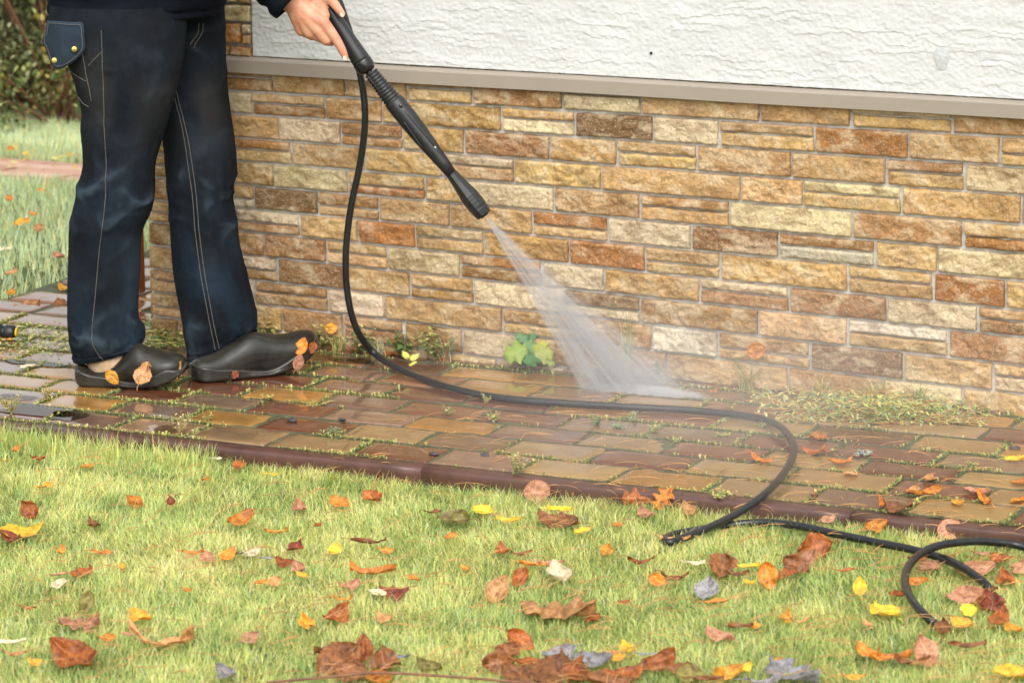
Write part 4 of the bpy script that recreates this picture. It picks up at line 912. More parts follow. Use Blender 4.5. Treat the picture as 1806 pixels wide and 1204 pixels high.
# ------------------------------------------------------------ fallen leaves
LC={'orange':((.74,.28,.035),(.48,.13,.018)),'rust':((.44,.13,.022),(.22,.055,.014)),'yellow':((.88,.62,.05),(.80,.42,.03)),'brown':((.30,.115,.035),(.14,.05,.018)),'tan':((.64,.34,.14),(.44,.19,.06)),
 'pink':((.56,.28,.16),(.38,.15,.08)),'cream':((.85,.76,.52),(.70,.55,.30)),'grey':((.36,.35,.37),(.20,.18,.17)),'darkred':((.28,.055,.018),(.13,.028,.014)),'amber':((.80,.40,.04),(.55,.20,.02)),'dark':((.08,.06,.035),(.04,.03,.02)),'olive':((.26,.22,.05),(.14,.10,.03))}
LM={k:leafy('leaf_'+k,a+(1,),b+(1,),.22,.42,95) for k,(a,b) in LC.items()}
def leaf_mesh(shape,L,curl,fold,seed,colr=None):
    rs=np.random.default_rng(seed); n=33; mm=15
    t=np.linspace(0,1,n)
    if shape=='oval': w=.33*np.sin(math.pi*t**.85)**.75
    elif shape=='round': w=.44*np.sin(math.pi*t)**.55
    elif shape=='lobed': w=.27*np.sin(math.pi*t**.9)**.55*(1+.42*np.cos(t*math.pi*7+rs.uniform(0,6)))
    elif shape=='strip': w=.11*np.sin(math.pi*t)**.6
    elif shape=='jagged': w=.36*np.sin(math.pi*t**.8)**.7*(1+.25*np.interp(np.arange(n),np.arange(0,n+4,4),rs.uniform(-1,1,len(np.arange(0,n+4,4)))))
    else: w=.3*np.sin(math.pi*t)
    ser=.030*np.where(np.arange(n)%3==0,1.2,-.5)*np.sin(math.pi*t)
    v=np.linspace(-1,1,mm); Tt,Vv=np.meshgrid(t,v,indexing='ij'); sgn=np.sign(Vv)*np.abs(Vv)
    X=(Tt-.5)*L; Wd=w[:,None]*(1+0*Vv); edge=np.abs(Vv)**6; Y=Vv*Wd*L*(1+ser[:,None]*2.2*edge)
    th=curl*(Tt-.5)*2.2; Rr=L/(2*abs(curl)+.25)
    Z=fold*np.abs(Y)*(.6+.8*noise(Tt*2.5,Vv*.5,rs.uniform(0,99)))+curl*L*.42*((2*Tt-1)**2)*(.7+.6*noise(Tt*2,Vv*1.3,rs.uniform(0,99)))+.085*L*noise(Tt*3.2+rs.uniform(0,9),Vv*2.2+rs.uniform(0,9))+.035*L*noise(Tt*9,Vv*5,rs.uniform(0,9))
    Z=Z-.010*L*np.exp(-(Vv/.12)**2)
    tw=rs.uniform(-.9,.9)*(Tt-.5)*(.4+abs(curl)); Y,Z=Y*np.cos(tw)-Z*np.sin(tw),Y*np.sin(tw)+Z*np.cos(tw)
    vn=np.maximum(np.exp(-(Vv/.09)**2),.75*(((Tt*7.5-np.abs(Vv)*1.7)%1)<.16)); mb=MB(); mb.grid(np.dstack([X,Y,Z]),np.repeat(vn[...,None],3,axis=2))
    st=np.array([[-L*.5,0,Z[0,mm//2]],[-L*.62,.02*L,Z[0,mm//2]+.03*L],[-L*.78,.05*L*rs.uniform(-1,1),Z[0,mm//2]+.05*L*rs.uniform(-1,1)]])
    tube(mb,spline(st,3),.0007,5,col=np.array([1.,1.,1.]))
    zmin=min(z for _,_,z in mb.v); mb.v=[(x,y,z-zmin) for x,y,z in mb.v]
    return mb
def GB(px,py,z=0.0):
    p=G(px,py,z)
    if p[0]>X_COR-.05: p[1]=min(p[1],-.028)
    return p
LEAVES=[]
def leaf(px,py,size,col,shape,label,rot=None,curl=.5,fold=.25,pitch=0.0,roll=0.0,group='fallen leaves on the lawn',lift=.024,surface='lawn',pos=None,roty=None):
    sd=int(px*13+py*7); rs=np.random.default_rng(sd); L=size/735.*(1.0 if pos is not None else .86 if surface!='lawn' else .82 if size<90 else .88)
    if pos is not None: p=pos
    elif surface=='lawn': p=T(px,py,lift)
    else: p=GB(px,py,.003)
    rot=rs.uniform(-3.1,3.1) if rot is None else R_(rot)
    mb=leaf_mesh(shape,L,curl*rs.uniform(.7,1.2),fold*rs.uniform(.5,1.4)*(1 if rs.random()<.75 else -1),sd)
    if surface=='lawn' and pitch==0: pitch=rs.uniform(4,26)
    mt=Matrix.Rotation(R_(24.6),4,'Z')@Matrix.Rotation(R_(pitch),4,'X')@Matrix.Rotation(R_(roll),4,'Y')@Matrix.Rotation(rot,4,'Z')
    V=np.array(mb.v)@np.array(mt.to_3x3()).T; 
    if pos is not None: V-=V.mean(axis=0)
    if pos is None: V[:,2]-=np.quantile(V[:,2],.30 if surface=='lawn' else 0.0)
    mb.v=[tuple(q) for q in V]; o=mb.build('fallen_leaf',LM[col]); o.location=tuple(p)
    tag(o,label,'leaf',group); return o
D_='lawn'
TBL='''585 1150 60 brown strip|dark brown leaf edge over the long twig at the left
625 1185 70 brown jagged|broad dark leaf half under the long twig
700 1158 44 grey strip|grey leaf edge beside the bird shaped leaf
642 1152 50 rust oval|rust brown leaf standing behind the big dark folded leaf
895 1150 60 brown jagged|dark jagged leaf rising at the left of the bottom pile
940 1165 60 rust strip|rust rim leaf in the middle of the bottom pile
1015 1190 60 rust jagged|rust brown crumpled leaf in the middle of the bottom pile
1062 1185 52 brown strip|brown leaf roll in front of the silver grey leaf
1130 1178 40 brown oval|small brown leaf between the rust orange and the pointed leaf
1195 1178 44 brown jagged|brown crumpled leaf left of the olive brown one at the bottom
1250 1196 50 brown strip|brown roll at the bottom edge right of the olive brown leaf
1300 1010 44 brown strip|dark rolled leaf beside the large dark brown one
1385 1012 40 rust jagged|rust crumbled leaf under the dark brown leaf
1620 985 40 rust strip|rust sliver under the crossing of the hose
1745 1066 48 brown jagged|brown crumpled leaf covering the end of the hose loop
1662 1108 44 brown oval|small brown leaf over the lower hose bend
1765 985 40 rust jagged|rust crumpled leaf below the hose near the right edge
1730 975 36 pink strip|pinkish sliver right under the top of the hose loop
1190 948 60 tan strip|long tan leaf stretched over the sharp bend of the hose
730 1020 26 orange oval|small orange leaf scrap above the dark red folded leaf
215 1000 20 amber oval|tiny amber scrap right of the rust leaf clump
330 1040 18 orange oval|tiny orange scrap in the open lawn left of centre
560 925 22 rust oval|tiny rust scrap above the mid lawn cluster
1090 925 22 orange oval|tiny orange scrap below the kerb lobed pair
38 938 84 yellow oval|broad bright yellow leaf with a curled brown edge at the left end of the lawn
18 945 42 darkred oval|dark red brown leaf lying on the broad yellow leaf at the left
52 905 44 rust jagged|curled dry brown leaf standing behind the broad yellow leaf
137 766 40 darkred jagged|dark red ragged leaf against the kerb just below the rear clog
28 793 24 orange oval|small orange leaf near the top left corner of the lawn
67 808 32 rust jagged|crumpled orange brown leaf, second from the left under the kerb
8 812 26 amber strip|thin amber leaf sliver at the left end below the kerb
155 822 34 amber oval|flat amber leaf below the dark red ragged leaf
320 793 30 rust round|small rust leaf touching the kerb between the two tall grass clumps
380 808 28 cream strip|cream folded leaf sliver in the grass by the kerb
421 821 34 rust jagged|rust coloured leaf half hidden in grass beside the cream sliver
362 845 22 orange oval|tiny orange leaf below the cream sliver
478 835 32 yellow strip|narrow yellow leaf in the tall kerb grass
78 857 34 amber jagged|amber brown leaf alone in the pale upper left lawn
238 887 38 orange oval|orange cupped leaf standing in the upper left lawn
302 886 26 darkred oval|small dark red leaf with a long black stalk
165 924 40 brown jagged|dark brown curled leaf right of the broad yellow leaf
425 916 60 orange jagged|large curled orange leaf in the upper middle of the lawn
488 936 46 amber strip|long amber brown leaf right of the large curled orange leaf
528 896 44 pink oval|flat pinkish tan leaf with a curled rim
600 888 44 orange jagged|orange leaf peppered with brown spots
655 878 44 rust jagged|rust leaf lying just right of the spotted orange leaf
340 974 40 orange strip|narrow orange leaf at the left of the cluster in mid lawn
366 984 40 pink oval|pinkish leaf in the left half of the mid lawn cluster
402 980 44 orange oval|orange leaf in the middle of the mid lawn cluster
446 972 34 cream oval|cream white leaf at the right of the mid lawn cluster
418 974 32 dark strip|blackish leaf beneath the cream white leaf
470 983 26 grey strip|small grey leaf sliver right of the cream white leaf
520 966 44 darkred jagged|dark red crumpled leaf right of the mid lawn cluster
503 990 38 rust jagged|rust leaf below the dark red crumpled one
526 1002 40 pink oval|brownish pink leaf under the dark red crumpled one
532 1014 24 amber oval|amber leaf tip under the brownish pink leaf
107 972 26 orange oval|small orange leaf below the dark brown curled leaf
180 973 42 orange strip|thin orange leaf lying level in the left lawn
590 971 36 yellow oval|yellow orange leaf right of the dark red crumpled one
103 1030 38 cream oval|pale cream leaf seen from below beside a rust leaf
104 1012 34 pink strip|pink leaf sliver above the pale cream leaf
142 1010 48 rust jagged|rust leaf clump to the right of the pale cream leaf
50 1070 32 tan strip|tan leaf rolled into a tube and standing upright at the left
153 1068 42 olive oval|dark olive leaf standing upright over the pale pink lobed leaf
140 1100 74 pink lobed|large pale pink lobed leaf in the lower left lawn
158 1094 50 tan lobed|tan lobed leaf partly under the dark olive leaf
249 1088 48 amber jagged|amber square leaf thick with brown blotches
188 1124 30 orange jagged|small ragged orange leaf below the blotched amber leaf
20 1130 52 cream strip|silvery white leaf at the left edge of the lawn
26 1152 40 tan strip|tan sliver below the silvery white leaf
62 1167 28 amber oval|amber curled leaf in the bottom left corner
128 1160 92 rust oval|long folded red brown leaf near the bottom left
232 1117 30 pink strip|pink sliver by the blotched amber leaf
286 1130 104 tan strip|very long narrow tan leaf arched over the grass
438 1125 38 pink jagged|pinkish ragged leaf in the lower lawn
540 1099 44 amber oval|orange oval leaf with feathery rim left of the twisted rust leaf
592 1086 54 rust jagged|twisted rust leaf in the lower middle lawn
605 1056 34 orange strip|orange leaf tip above the twisted rust leaf
616 1033 42 pink oval|leaf half pink and half dark above the twisted rust leaf
484 1026 28 tan round|round tan leaf under the mid lawn cluster
461 1026 26 orange oval|orange leaf left of the round tan leaf
398 1187 40 grey jagged|grey brown shrivelled leaf at the bottom edge
763 902 34 brown strip|thin dark brown leaf by itself in the upper middle lawn
800 915 62 olive oval|dark folded leaf with a yellow end
851 900 44 yellow oval|yellow leaf right of the dark folded leaf
900 916 50 yellow strip|flat yellow leaf below the pinkish fan leaf
947 870 54 pink round|pinkish fan shaped leaf leaning against the kerb
1008 866 46 orange round|orange round leaf by the kerb right of the fan shaped leaf
988 897 50 yellow strip|bright yellow leaf with an orange tip over a long brown leaf
984 917 88 brown oval|long red brown leaf under the bright yellow one
1027 936 36 yellow oval|small yellow leaf right of the long red brown leaf
1124 879 62 rust lobed|big rust lobed leaf leaning on the kerb, left one of a pair
1168 884 58 orange lobed|big orange lobed leaf leaning on the kerb, right one of a pair
1140 905 40 pink round|pinkish brown leaf under the pair of lobed leaves
1215 900 44 tan oval|tan leaf between the lobed pair and the hose
1240 888 40 orange strip|orange folded leaf beside the hose bend on the kerb
795 946 24 orange round|small orange leaf in the empty middle of the lawn
650 954 66 brown strip|brown orange strip of leaf in the middle left lawn
683 970 28 orange oval|small orange leaf under the brown orange strip
886 971 36 rust jagged|rust curled leaf left of the bright orange oval
920 975 40 brown strip|brown dry leaf touching the rust curled one
1070 973 38 amber oval|bright orange oval leaf in the centre right of the lawn
1130 988 50 rust strip|rust arched leaf right of the bright orange oval
985 1013 70 cream oval|cream leaf folded lengthwise like a boat
940 994 52 orange strip|orange strip of leaf above the folded cream leaf
972 992 50 pink strip|pink strip of leaf above the folded cream leaf
878 1048 60 tan oval|tan orange leaf tipped by a dark upright leaf
917 1022 44 rust oval|dark rust leaf standing upright above the tan orange leaf
658 1006 84 orange strip|long straight orange leaf in the middle lawn
695 1043 54 darkred jagged|dark red folded leaf beside a cream one
668 1045 32 cream oval|cream leaf half under the dark red folded leaf
678 1088 32 tan jagged|tan rust crinkled leaf right of the twisted rust leaf
985 1081 124 tan lobed|largest tan orange lobed leaf lying flat in the lower middle
1045 1090 32 rust oval|rust leaf tip at the right end of the largest lobed leaf
918 1134 54 rust oval|rust leaf standing on its tip in the lower middle
596 1168 92 brown oval|big dark brown folded leaf at the bottom edge
678 1170 66 brown jagged|dark curled leaf right of the big dark brown folded leaf
668 1192 50 orange round|orange brown leaf on the twig at the bottom edge
757 1170 52 olive jagged|olive brown leaf curled like a bird
880 1172 56 brown oval|upright curled brown leaf at the left of the bottom pile
920 1192 80 brown oval|broad brown leaf at the left of the bottom pile
975 1188 100 brown oval|broad purplish brown leaf across the bottom pile
985 1152 62 grey oval|grey curled leaf behind the bottom pile
1005 1168 40 grey oval|small grey leaf inside the bottom pile
1045 1164 66 grey jagged|crumpled silver grey leaf in the bottom pile
1080 1156 44 amber jagged|amber leaf on the silver grey one
1105 1143 38 yellow oval|yellow leaf at the top right of the bottom pile
1100 1188 70 rust oval|rust orange leaf at the right of the bottom pile
1080 1200 80 brown strip|long brown leaf at the lowest edge of the pile
1160 1166 68 rust oval|pointed rust leaf with a grey tip right of the pile
1142 1152 34 grey strip|grey leaf tip above the pointed rust leaf
1218 1190 52 olive round|olive brown leaf at the bottom between pile and grey twig leaf
1160 1025 36 orange oval|orange brown leaf standing left of the grey blue leaf
1190 1018 50 brown strip|brown arched leaf over the grey blue leaf
1246 1042 66 grey oval|pointed grey blue leaf in the right lawn
1262 1060 46 orange strip|orange sliver under the grey blue leaf
1226 992 38 cream strip|pale cream leaf above the grey blue leaf
1273 1002 70 brown jagged|large dark brown leaf left of the falling orange leaf
1318 998 46 yellow strip|yellow brown leaf strip right of the large dark brown leaf
1354 1024 54 orange oval|orange leaf standing on edge among brown ones
1404 1000 52 brown jagged|dark brown leaf right of the orange one on edge
1436 968 66 rust jagged|rust brown leaf with raised wings
1425 985 46 pink oval|pink brown leaf under the rust brown winged leaf
1321 1026 26 yellow oval|small yellow leaf below the large dark brown leaf
1490 1005 34 rust strip|small rust leaf by itself above the yellow oval leaf
1516 1040 38 yellow oval|yellow oval leaf standing upright left of the hose loop
1562 1078 60 yellow round|bright yellow round leaf speckled with black, outside the hose loop
1530 1100 30 tan oval|small tan leaf tucked under the speckled yellow leaf
1584 1047 36 rust oval|rust leaf touching the outside of the hose loop
1616 1026 44 orange oval|orange brown leaf just inside the hose loop
1640 1000 54 pink oval|pinkish leaf under the top of the hose loop
1665 982 40 tan strip|upright tan leaf where the hose crosses itself
1718 1000 78 pink round|large pinkish brown leaf inside the top of the hose loop
1775 1022 52 rust oval|spotted rust leaf near the right edge
1797 1000 44 pink oval|pinkish brown leaf cut by the right edge
1702 1051 70 pink oval|broad dull pink leaf inside the hose loop
1738 1038 44 brown strip|narrow brown leaf right of the broad dull pink leaf
1708 1077 34 yellow round|pale yellow round leaf inside the hose loop
1697 1100 40 amber round|amber leaf at the lower end of the hose loop
1750 1066 64 darkred jagged|dark red brown leaf right of the pale yellow one
1762 1090 54 rust oval|shiny red brown leaf below the dark red brown one
1788 1108 38 amber round|amber round leaf at the right edge below the loop
1268 1120 66 pink oval|pinkish orange leaf crossed by a needle in the lower right
1306 1103 44 brown strip|brown leaf above the pinkish orange leaf
1330 1103 24 orange oval|orange tip beside the brown leaf in the lower right
1384 1088 34 amber oval|amber curled leaf in the lower right lawn
1410 1095 34 tan strip|tan leaf end beside the amber curled leaf
1530 1150 50 orange jagged|orange crumpled leaf at the left end of the lower right cluster
1570 1158 70 orange strip|long orange leaf bridging the lower right cluster
1608 1165 60 brown strip|brown twisted leaf in the lower right cluster
1632 1158 56 pink jagged|pinkish brown leaf standing at the right end of the lower right cluster
1705 1135 66 brown strip|dark narrow leaf like a twig in the lower right lawn
1793 1186 76 yellow oval|yellow orange pointed leaf in the bottom right corner
1505 1192 40 amber oval|amber brown leaf at the bottom edge, right part
1371 1167 24 orange oval|tiny orange leaf above the grey lobed leaf
1400 1188 104 grey lobed|large grey shrivelled lobed leaf at the bottom edge
1285 1188 60 amber jagged|amber curled leaf left of the large grey lobed leaf
1310 1178 40 yellow oval|yellow leaf on the amber curled one
1345 1200 60 grey strip|grey stalk like leaf under the large grey lobed leaf
1100 1060 22 rust oval|tiny rust leaf scrap in the middle right lawn
820 1000 22 amber oval|tiny amber scrap in the middle lawn
1545 928 50 orange oval|orange half round leaf propped on the kerb
1460 915 34 pink oval|pink leaf by the kerb above the straight hose
1675 938 50 pink round|pinkish tan leaf leaning on the kerb at the right
1740 945 66 rust strip|long rust leaf along the kerb at the right
1405 880 36 pink strip|pink leaf lying against the kerb left of the straight hose
1640 925 34 tan oval|tan leaf in the grass under the right kerb
1600 912 30 cream oval|cream leaf stub at the right kerb'''
for ln in TBL.split('\n'):
    a,lab=ln.split('|'); x,y,s_,c_,sh=a.split(); up='standing' in lab or 'upright' in lab or 'leaning' in lab or 'on edge' in lab or 'raised' in lab
    leaf(float(x),float(y),float(s_),c_,sh,lab,curl=.75 if any(w_ in lab for w_ in('curl','crumpl','twist','arch','rolled','shriv')) else .35,fold=.7 if 'fold' in lab else .3,pitch=random.uniform(48,68) if up else 0,rot=0 if sh=='strip' else None)
TB2='''1443 773 46 orange jagged|orange leaf on the bricks nearest the bend of the hose
1435 799 46 rust jagged|rust curled leaf on the bricks under the orange one
1481 818 46 orange oval|flat orange leaf right of the rust curled one on the bricks
1500 838 32 tan oval|pale tan leaf on the dark brick by the lichen twig
1343 816 44 orange oval|orange curled leaf inside the bend of the hose
1556 894 52 orange strip|orange leaf beside a dark folded one on the kerb bricks
1583 900 58 brown jagged|dark folded leaf like a bat on the kerb bricks
1630 872 70 orange strip|orange and tan leaf pair on the last brick row
1610 866 40 tan oval|tan end beside the orange leaf on the last brick row
1735 884 76 orange strip|long orange yellow leaf near the right end of the bricks
1688 889 34 amber oval|small amber leaf left of the long orange yellow one
1790 813 40 yellow oval|yellow leaf at the right edge of the bricks
1800 853 40 orange oval|orange leaf at the right edge of the bricks
1640 846 44 tan oval|flat tan leaf on the ochre bricks
1722 868 54 pink jagged|pinkish brown leaf pressed on the bricks
1795 885 40 orange oval|orange scrap in the right corner of the bricks
1435 875 50 pink strip|pinkish wet leaf lying flat near the hose on the last row
1260 690 30 orange strip|small orange sliver right of the splash
760 600 30 orange round|orange leaf by the wall among the weeds
735 602 26 rust round|rust leaf in the weeds left of the orange one by the wall
650 606 18 rust oval|tiny rust leaf on the bricks near the hanging hose
1490 702 40 darkred oval|wet dark red leaf on the left of the weed heap
1568 702 44 darkred jagged|wet dark red leaf on top of the weed heap
1455 692 26 orange oval|small orange leaf on the left end of the weed heap
1728 690 24 brown jagged|little brown leaf on the right end of the weed heap
1650 704 30 pink round|pale pink leaf under the clover of the weed heap
50 648 34 cream oval|pale blurred leaf on the bricks at far left
15 600 30 orange strip|orange leaf on the bricks beside the hose coupling'''
for ln in TB2.split('\n'):
    a,lab=ln.split('|'); x,y,s_,c_,sh=a.split()
    leaf(float(x),float(y),float(s_),c_,sh,lab,curl=.7 if 'curl' in lab or 'fold' in lab else .22,fold=.3,group='leaves lying on the brick path',surface='brick')
leaf(1335,617,34,'orange','round','glossy rust leaf hanging upright in front of the stone wall',pos=W(1335,617,-.05),pitch=80,curl=.2,fold=.15,group='leaves by the wall')
leaf(583,578,24,'amber','round','small amber leaf caught upright in the weeds by the wall',pos=W(583,578,-.03),pitch=75,curl=.2,group='leaves by the wall')
# wet leaves stuck on the clogs
leaf(252,663,46,'tan','jagged','round pale tan leaf stuck to the side of the near clog',pos=P(252,660,8.880),pitch=64,roll=8,rot=70,curl=.25,fold=.12,group='leaves stuck on the clogs')
leaf(196,665,32,'amber','oval','amber leaf stuck low on the near clog',pos=P(197,664,8.885),pitch=75,curl=.15,group='leaves stuck on the clogs')
leaf(285,641,44,'orange','jagged','orange leaf lying across the toe of the near clog',pos=P(288,638,8.925),pitch=35,rot=0,curl=.3,group='leaves stuck on the clogs')
leaf(317,650,26,'tan','strip','tan leaf tip hanging over the front of the near clog',pos=P(316,650,8.895),pitch=70,rot=80,curl=.3,group='leaves stuck on the clogs')
leaf(531,616,36,'orange','oval','wet orange leaf stuck on the toe of the far clog',pos=P(531,612,9.05),pitch=55,rot=70,curl=.1,fold=.1,group='leaves stuck on the clogs')
leaf(553,612,24,'rust','oval','rust leaf tip at the very front of the far clog',pos=P(552,612,9.06),pitch=65,curl=.1,group='leaves stuck on the clogs')
leaf(526,640,30,'pink','oval','pinkish leaf stuck to the sole edge of the far clog',pos=P(526,640,9.025),pitch=75,curl=.1,group='leaves stuck on the clogs')
leaf(414,660,18,'darkred','jagged','small dark red leaf low on the side of the far clog',pos=P(414,661,8.985),pitch=75,curl=.1,group='leaves stuck on the clogs')
# back lawn leaves
for a,b,s_,c_,lab in [(68,403,34,'tan','tan leaf on the back lawn by the knee of the jeans'),(10,439,34,'cream','pale leaf at the left edge of the back lawn'),(104,452,34,'pink','pinkish brown leaf on the back lawn by the shin of the jeans'),(38,392,34,'amber','amber leaf on the back lawn, left of the tan one'),(58,377,20,'orange','tiny orange leaf high on the back lawn'),(20,481,28,'tan','faint tan leaf low on the back lawn'),(112,508,30,'amber','amber orange leaf on the back lawn close to the path'),(20,516,30,'amber','yellowish leaf by the edge where back lawn meets bricks'),(48,538,50,'tan','tan leaf heap leaf where the back lawn meets the bricks'),(108,537,34,'brown','dark leaf at the brick edge behind the near trouser leg'),(16,352,24,'orange','orange leaf below the far brick path'),(18,262,30,'orange','orange leaf just beyond the far brick path'),(72,335,20,'amber','small amber leaf between far path and tan leaf'),(127,425,24,'amber','amber leaf beside the trouser leg on the back lawn')]:
    leaf(a,b,s_*1.35,c_,'oval',lab,group='leaves on the back lawn',lift=.045,curl=.3)
# yellow leaves strewn over the far path and along the wall foot left
def scraps(name,pts,label,cat,colset,sz):
    V=[];Q=[];Cc=[]
    for p in pts:
        L=random.uniform(*sz); a=random.uniform(0,6.28); tl=random.uniform(-.5,.5); u=np.array([math.cos(a),math.sin(a),tl*.6])*L; v=np.array([-math.sin(a),math.cos(a),random.uniform(-.4,.4)])*L*.6
        b=len(V); V+=[p-u,p+v*.8,p+u,p-v*.8]; Q.append((b,b+1,b+2,b+3)); Cc+=[np.array(random.choice(colset))*random.uniform(.75,1.2)]*4
    return tag(fastmesh(name,np.array(V),np.array(Q),np.array(Cc),M['greens']),label,cat,kind='stuff')
YS=[(.75,.55,.08),(.7,.4,.08),(.6,.6,.2),(.8,.7,.3)]
pts=[]
fp=T(0,300)
for k in range(900): x=fp[0]+random.uniform(-2.5,5); y=fp[1]+random.gauss(-.03,.2); pts.append(np.array([x,y,float(terr(x,y))+.05]))
scraps('far_leaf_litter',pts,'tiny yellow leaves littering the far brick path','leaf litter',YS,(.012,.022))

# ------------------------------------------------------------ needles
def needles():
    mb=MB()
    def needle(p,L,a,tilt=.1,r=.00055,bend=.12):
        r*=.75; bend=random.uniform(-.06,.08)
        d=np.array([math.cos(a),math.sin(a),tilt]); s_=np.array([-math.sin(a),math.cos(a),0])
        q=[p+d*L*t+s_*L*bend*(t-t*t)*2+np.array([0,0,.12*L*(t-t*t)*2]) for t in (0,.33,.66,1)]
        tube(mb,q,[r,r*1.1,r,r*.5],4,cap=False)
    for k in range(520):
        px,py=random.uniform(-20,1830),random.uniform(0,1); y0=775+px*.102; py=y0+ (1215-y0)*py
        p=T(px,py,.022+random.uniform(-.004,.012)); a=random.gauss(.43,.8); L=random.uniform(.03,.085)
        needle(p,L,a,random.uniform(-.15,.35),random.uniform(.0006,.0010)); 
        if random.random()<.5: needle(p,L*.95,a+random.uniform(-.16,.16),random.uniform(-.15,.35),.0007)
    for k in range(300):
        px=random.triangular(500,1806,1620); py=random.uniform(660+(px-600)*.06,840+(px-600)*.085)
        p=G(px,py,.0025); a=random.gauss(.4,.9); L=random.uniform(.02,.08); needle(p,L,a,.0,.0007)
        if random.random()<.4: needle(p,L*.9,a+.12,.0,.0006)
    tag(mb.build('pine_needles',M['needle']),'dry orange pine needles strewn over lawn and bricks','needles',kind='stuff')
needles()

# ------------------------------------------------------------ moss and small weeds
GR=[(.16,.24,.06),(.30,.36,.10),(.45,.46,.16),(.62,.56,.22),(.20,.28,.12)]
def moss():
    V=[];Q=[];Cc=[]
    def crumb(p,s,c):
        b=len(V); n=random.choice((3,4)); h=s*random.uniform(.5,1.5)
        for k in range(n):
            a=random.uniform(0,6.28); u=np.array([math.cos(a),math.sin(a),0])*s*.5; w_=np.array([-math.sin(a),math.cos(a),0])*s*.35; bb=len(V)
            V.extend([p-w_*.6,p+w_*.6,p+u+w_*.5+np.array([0,0,h]),p+u-w_*.5+np.array([0,0,h])]); Q.append((bb,bb+1,bb+2,bb+3)); Cc.extend([c]*4)
    def put(x,y,dens):
        if noise(x*4.5,y*4.5,seed=81)+.35*noise(x*19,y*19,seed=82)<dens: return
        dark=random.random()<.68
        c=np.array(random.choice([(.14,.18,.06),(.20,.24,.09),(.10,.13,.05)] if dark else GR[1:4]))*1.15*random.uniform(.7,1.2)
        crumb(np.array([x+random.gauss(0,.0028),y+random.gauss(0,.0028),-.003+random.uniform(0,.003)]),random.uniform(.0014,.0034) if dark else random.choice((.002,.003,.004,.0065)),c)
    for yf,yn,js,_ in rows:
        for k in range(6800): put(random.uniform(-1.9,2.3),yn-.003,.08 if random.random()<.8 else -.3)
        xs=list(js); 
        while xs[0]>-1.9: xs.insert(0,xs[0]-.208)
        while xs[-1]<2.2: xs.append(xs[-1]+.212)
        for x in xs:
            for k in range(230): put(x,random.uniform(yn,yf),.04 if random.random()<.8 else -.3)
    tag(fastmesh('moss',np.array(V),np.array(Q),np.array(Cc),M['greens']),'green and yellow moss crumbs filling the joints between the bricks','moss',kind='stuff')
moss()
def leaflet(V,Q,Cc,p,d,L,w_,c,droop=.2):
    d=np.asarray(d,float); d/=np.linalg.norm(d)+1e-9; s_=np.cross(d,[0,0,1.0]); s_/=np.linalg.norm(s_)+1e-9; up=np.cross(s_,d); b=len(V)
    V.extend([p,p+d*L*.35+s_*w_*.5+up*L*.06,p+d*L*.75+s_*w_*.42-up*L*droop*.3,p+d*L-up*L*droop,p+d*L*.75-s_*w_*.42-up*L*droop*.3,p+d*L*.35-s_*w_*.5+up*L*.06,p+d*L*.5-up*L*.02])
    Q.extend([(b,b+1,b+6,b+5),(b+1,b+2,b+3,b+6),(b+6,b+3,b+4,b+5)]); Cc.extend([c]*7)
def sprig(name,base,n,h,spread,cols,leafL,leafw,label,cat='weed',group=None,stems=True,erect=1.0,kind=None):
    """small plant: thin stems with leaflets"""
    V=[];Q=[];Cc=[]; sm=MB()
    for k in range(n):
        a=random.uniform(0,6.28); hh=h*random.uniform(.45,1.1); sp=spread*random.uniform(.2,1); q=[]
        for t in np.linspace(0,1,6): q.append(np.array([math.cos(a)*sp*t**1.2,math.sin(a)*sp*t**1.2,hh*(t*erect+(1-erect)*(t-t*t)*2)])+base)
        tube(sm,q,[.0009,.0009,.0008,.0007,.0006,.0004],4,cap=False)
        for t in np.linspace(.3,1,5):
            i=t*5; i0=min(int(i),4); p=q[i0]*(1-(i-i0))+q[i0+1]*(i-i0)
            for s_ in (0,1): b=random.uniform(0,6.28); leaflet(V,Q,Cc,p,(math.cos(b),math.sin(b),random.uniform(-.2,.8)),leafL*random.uniform(.6,1.2),leafw*random.uniform(.7,1.2),np.array(random.choice(cols))*random.uniform(.75,1.2))
    o=empty(name,tuple(base)); tag(o,label,cat,group,kind)
    fastmesh('leaves',np.array(V),np.array(Q),np.array(Cc),M['greens'],o); sm.build('stems',M['stem'],o); return o
M['stem']=simple('weed_stem',(.36,.32,.12),.6,None,.4,60)
YG=[(.50,.52,.16),(.60,.55,.18),(.36,.44,.14),(.70,.60,.25)]; DG=[(.12,.24,.07),(.20,.32,.10),(.28,.38,.12)]; SG=[(.30,.40,.22),(.22,.32,.18),(.40,.46,.26)]; ST=[(.68,.52,.26),(.75,.62,.34),(.60,.40,.18)]
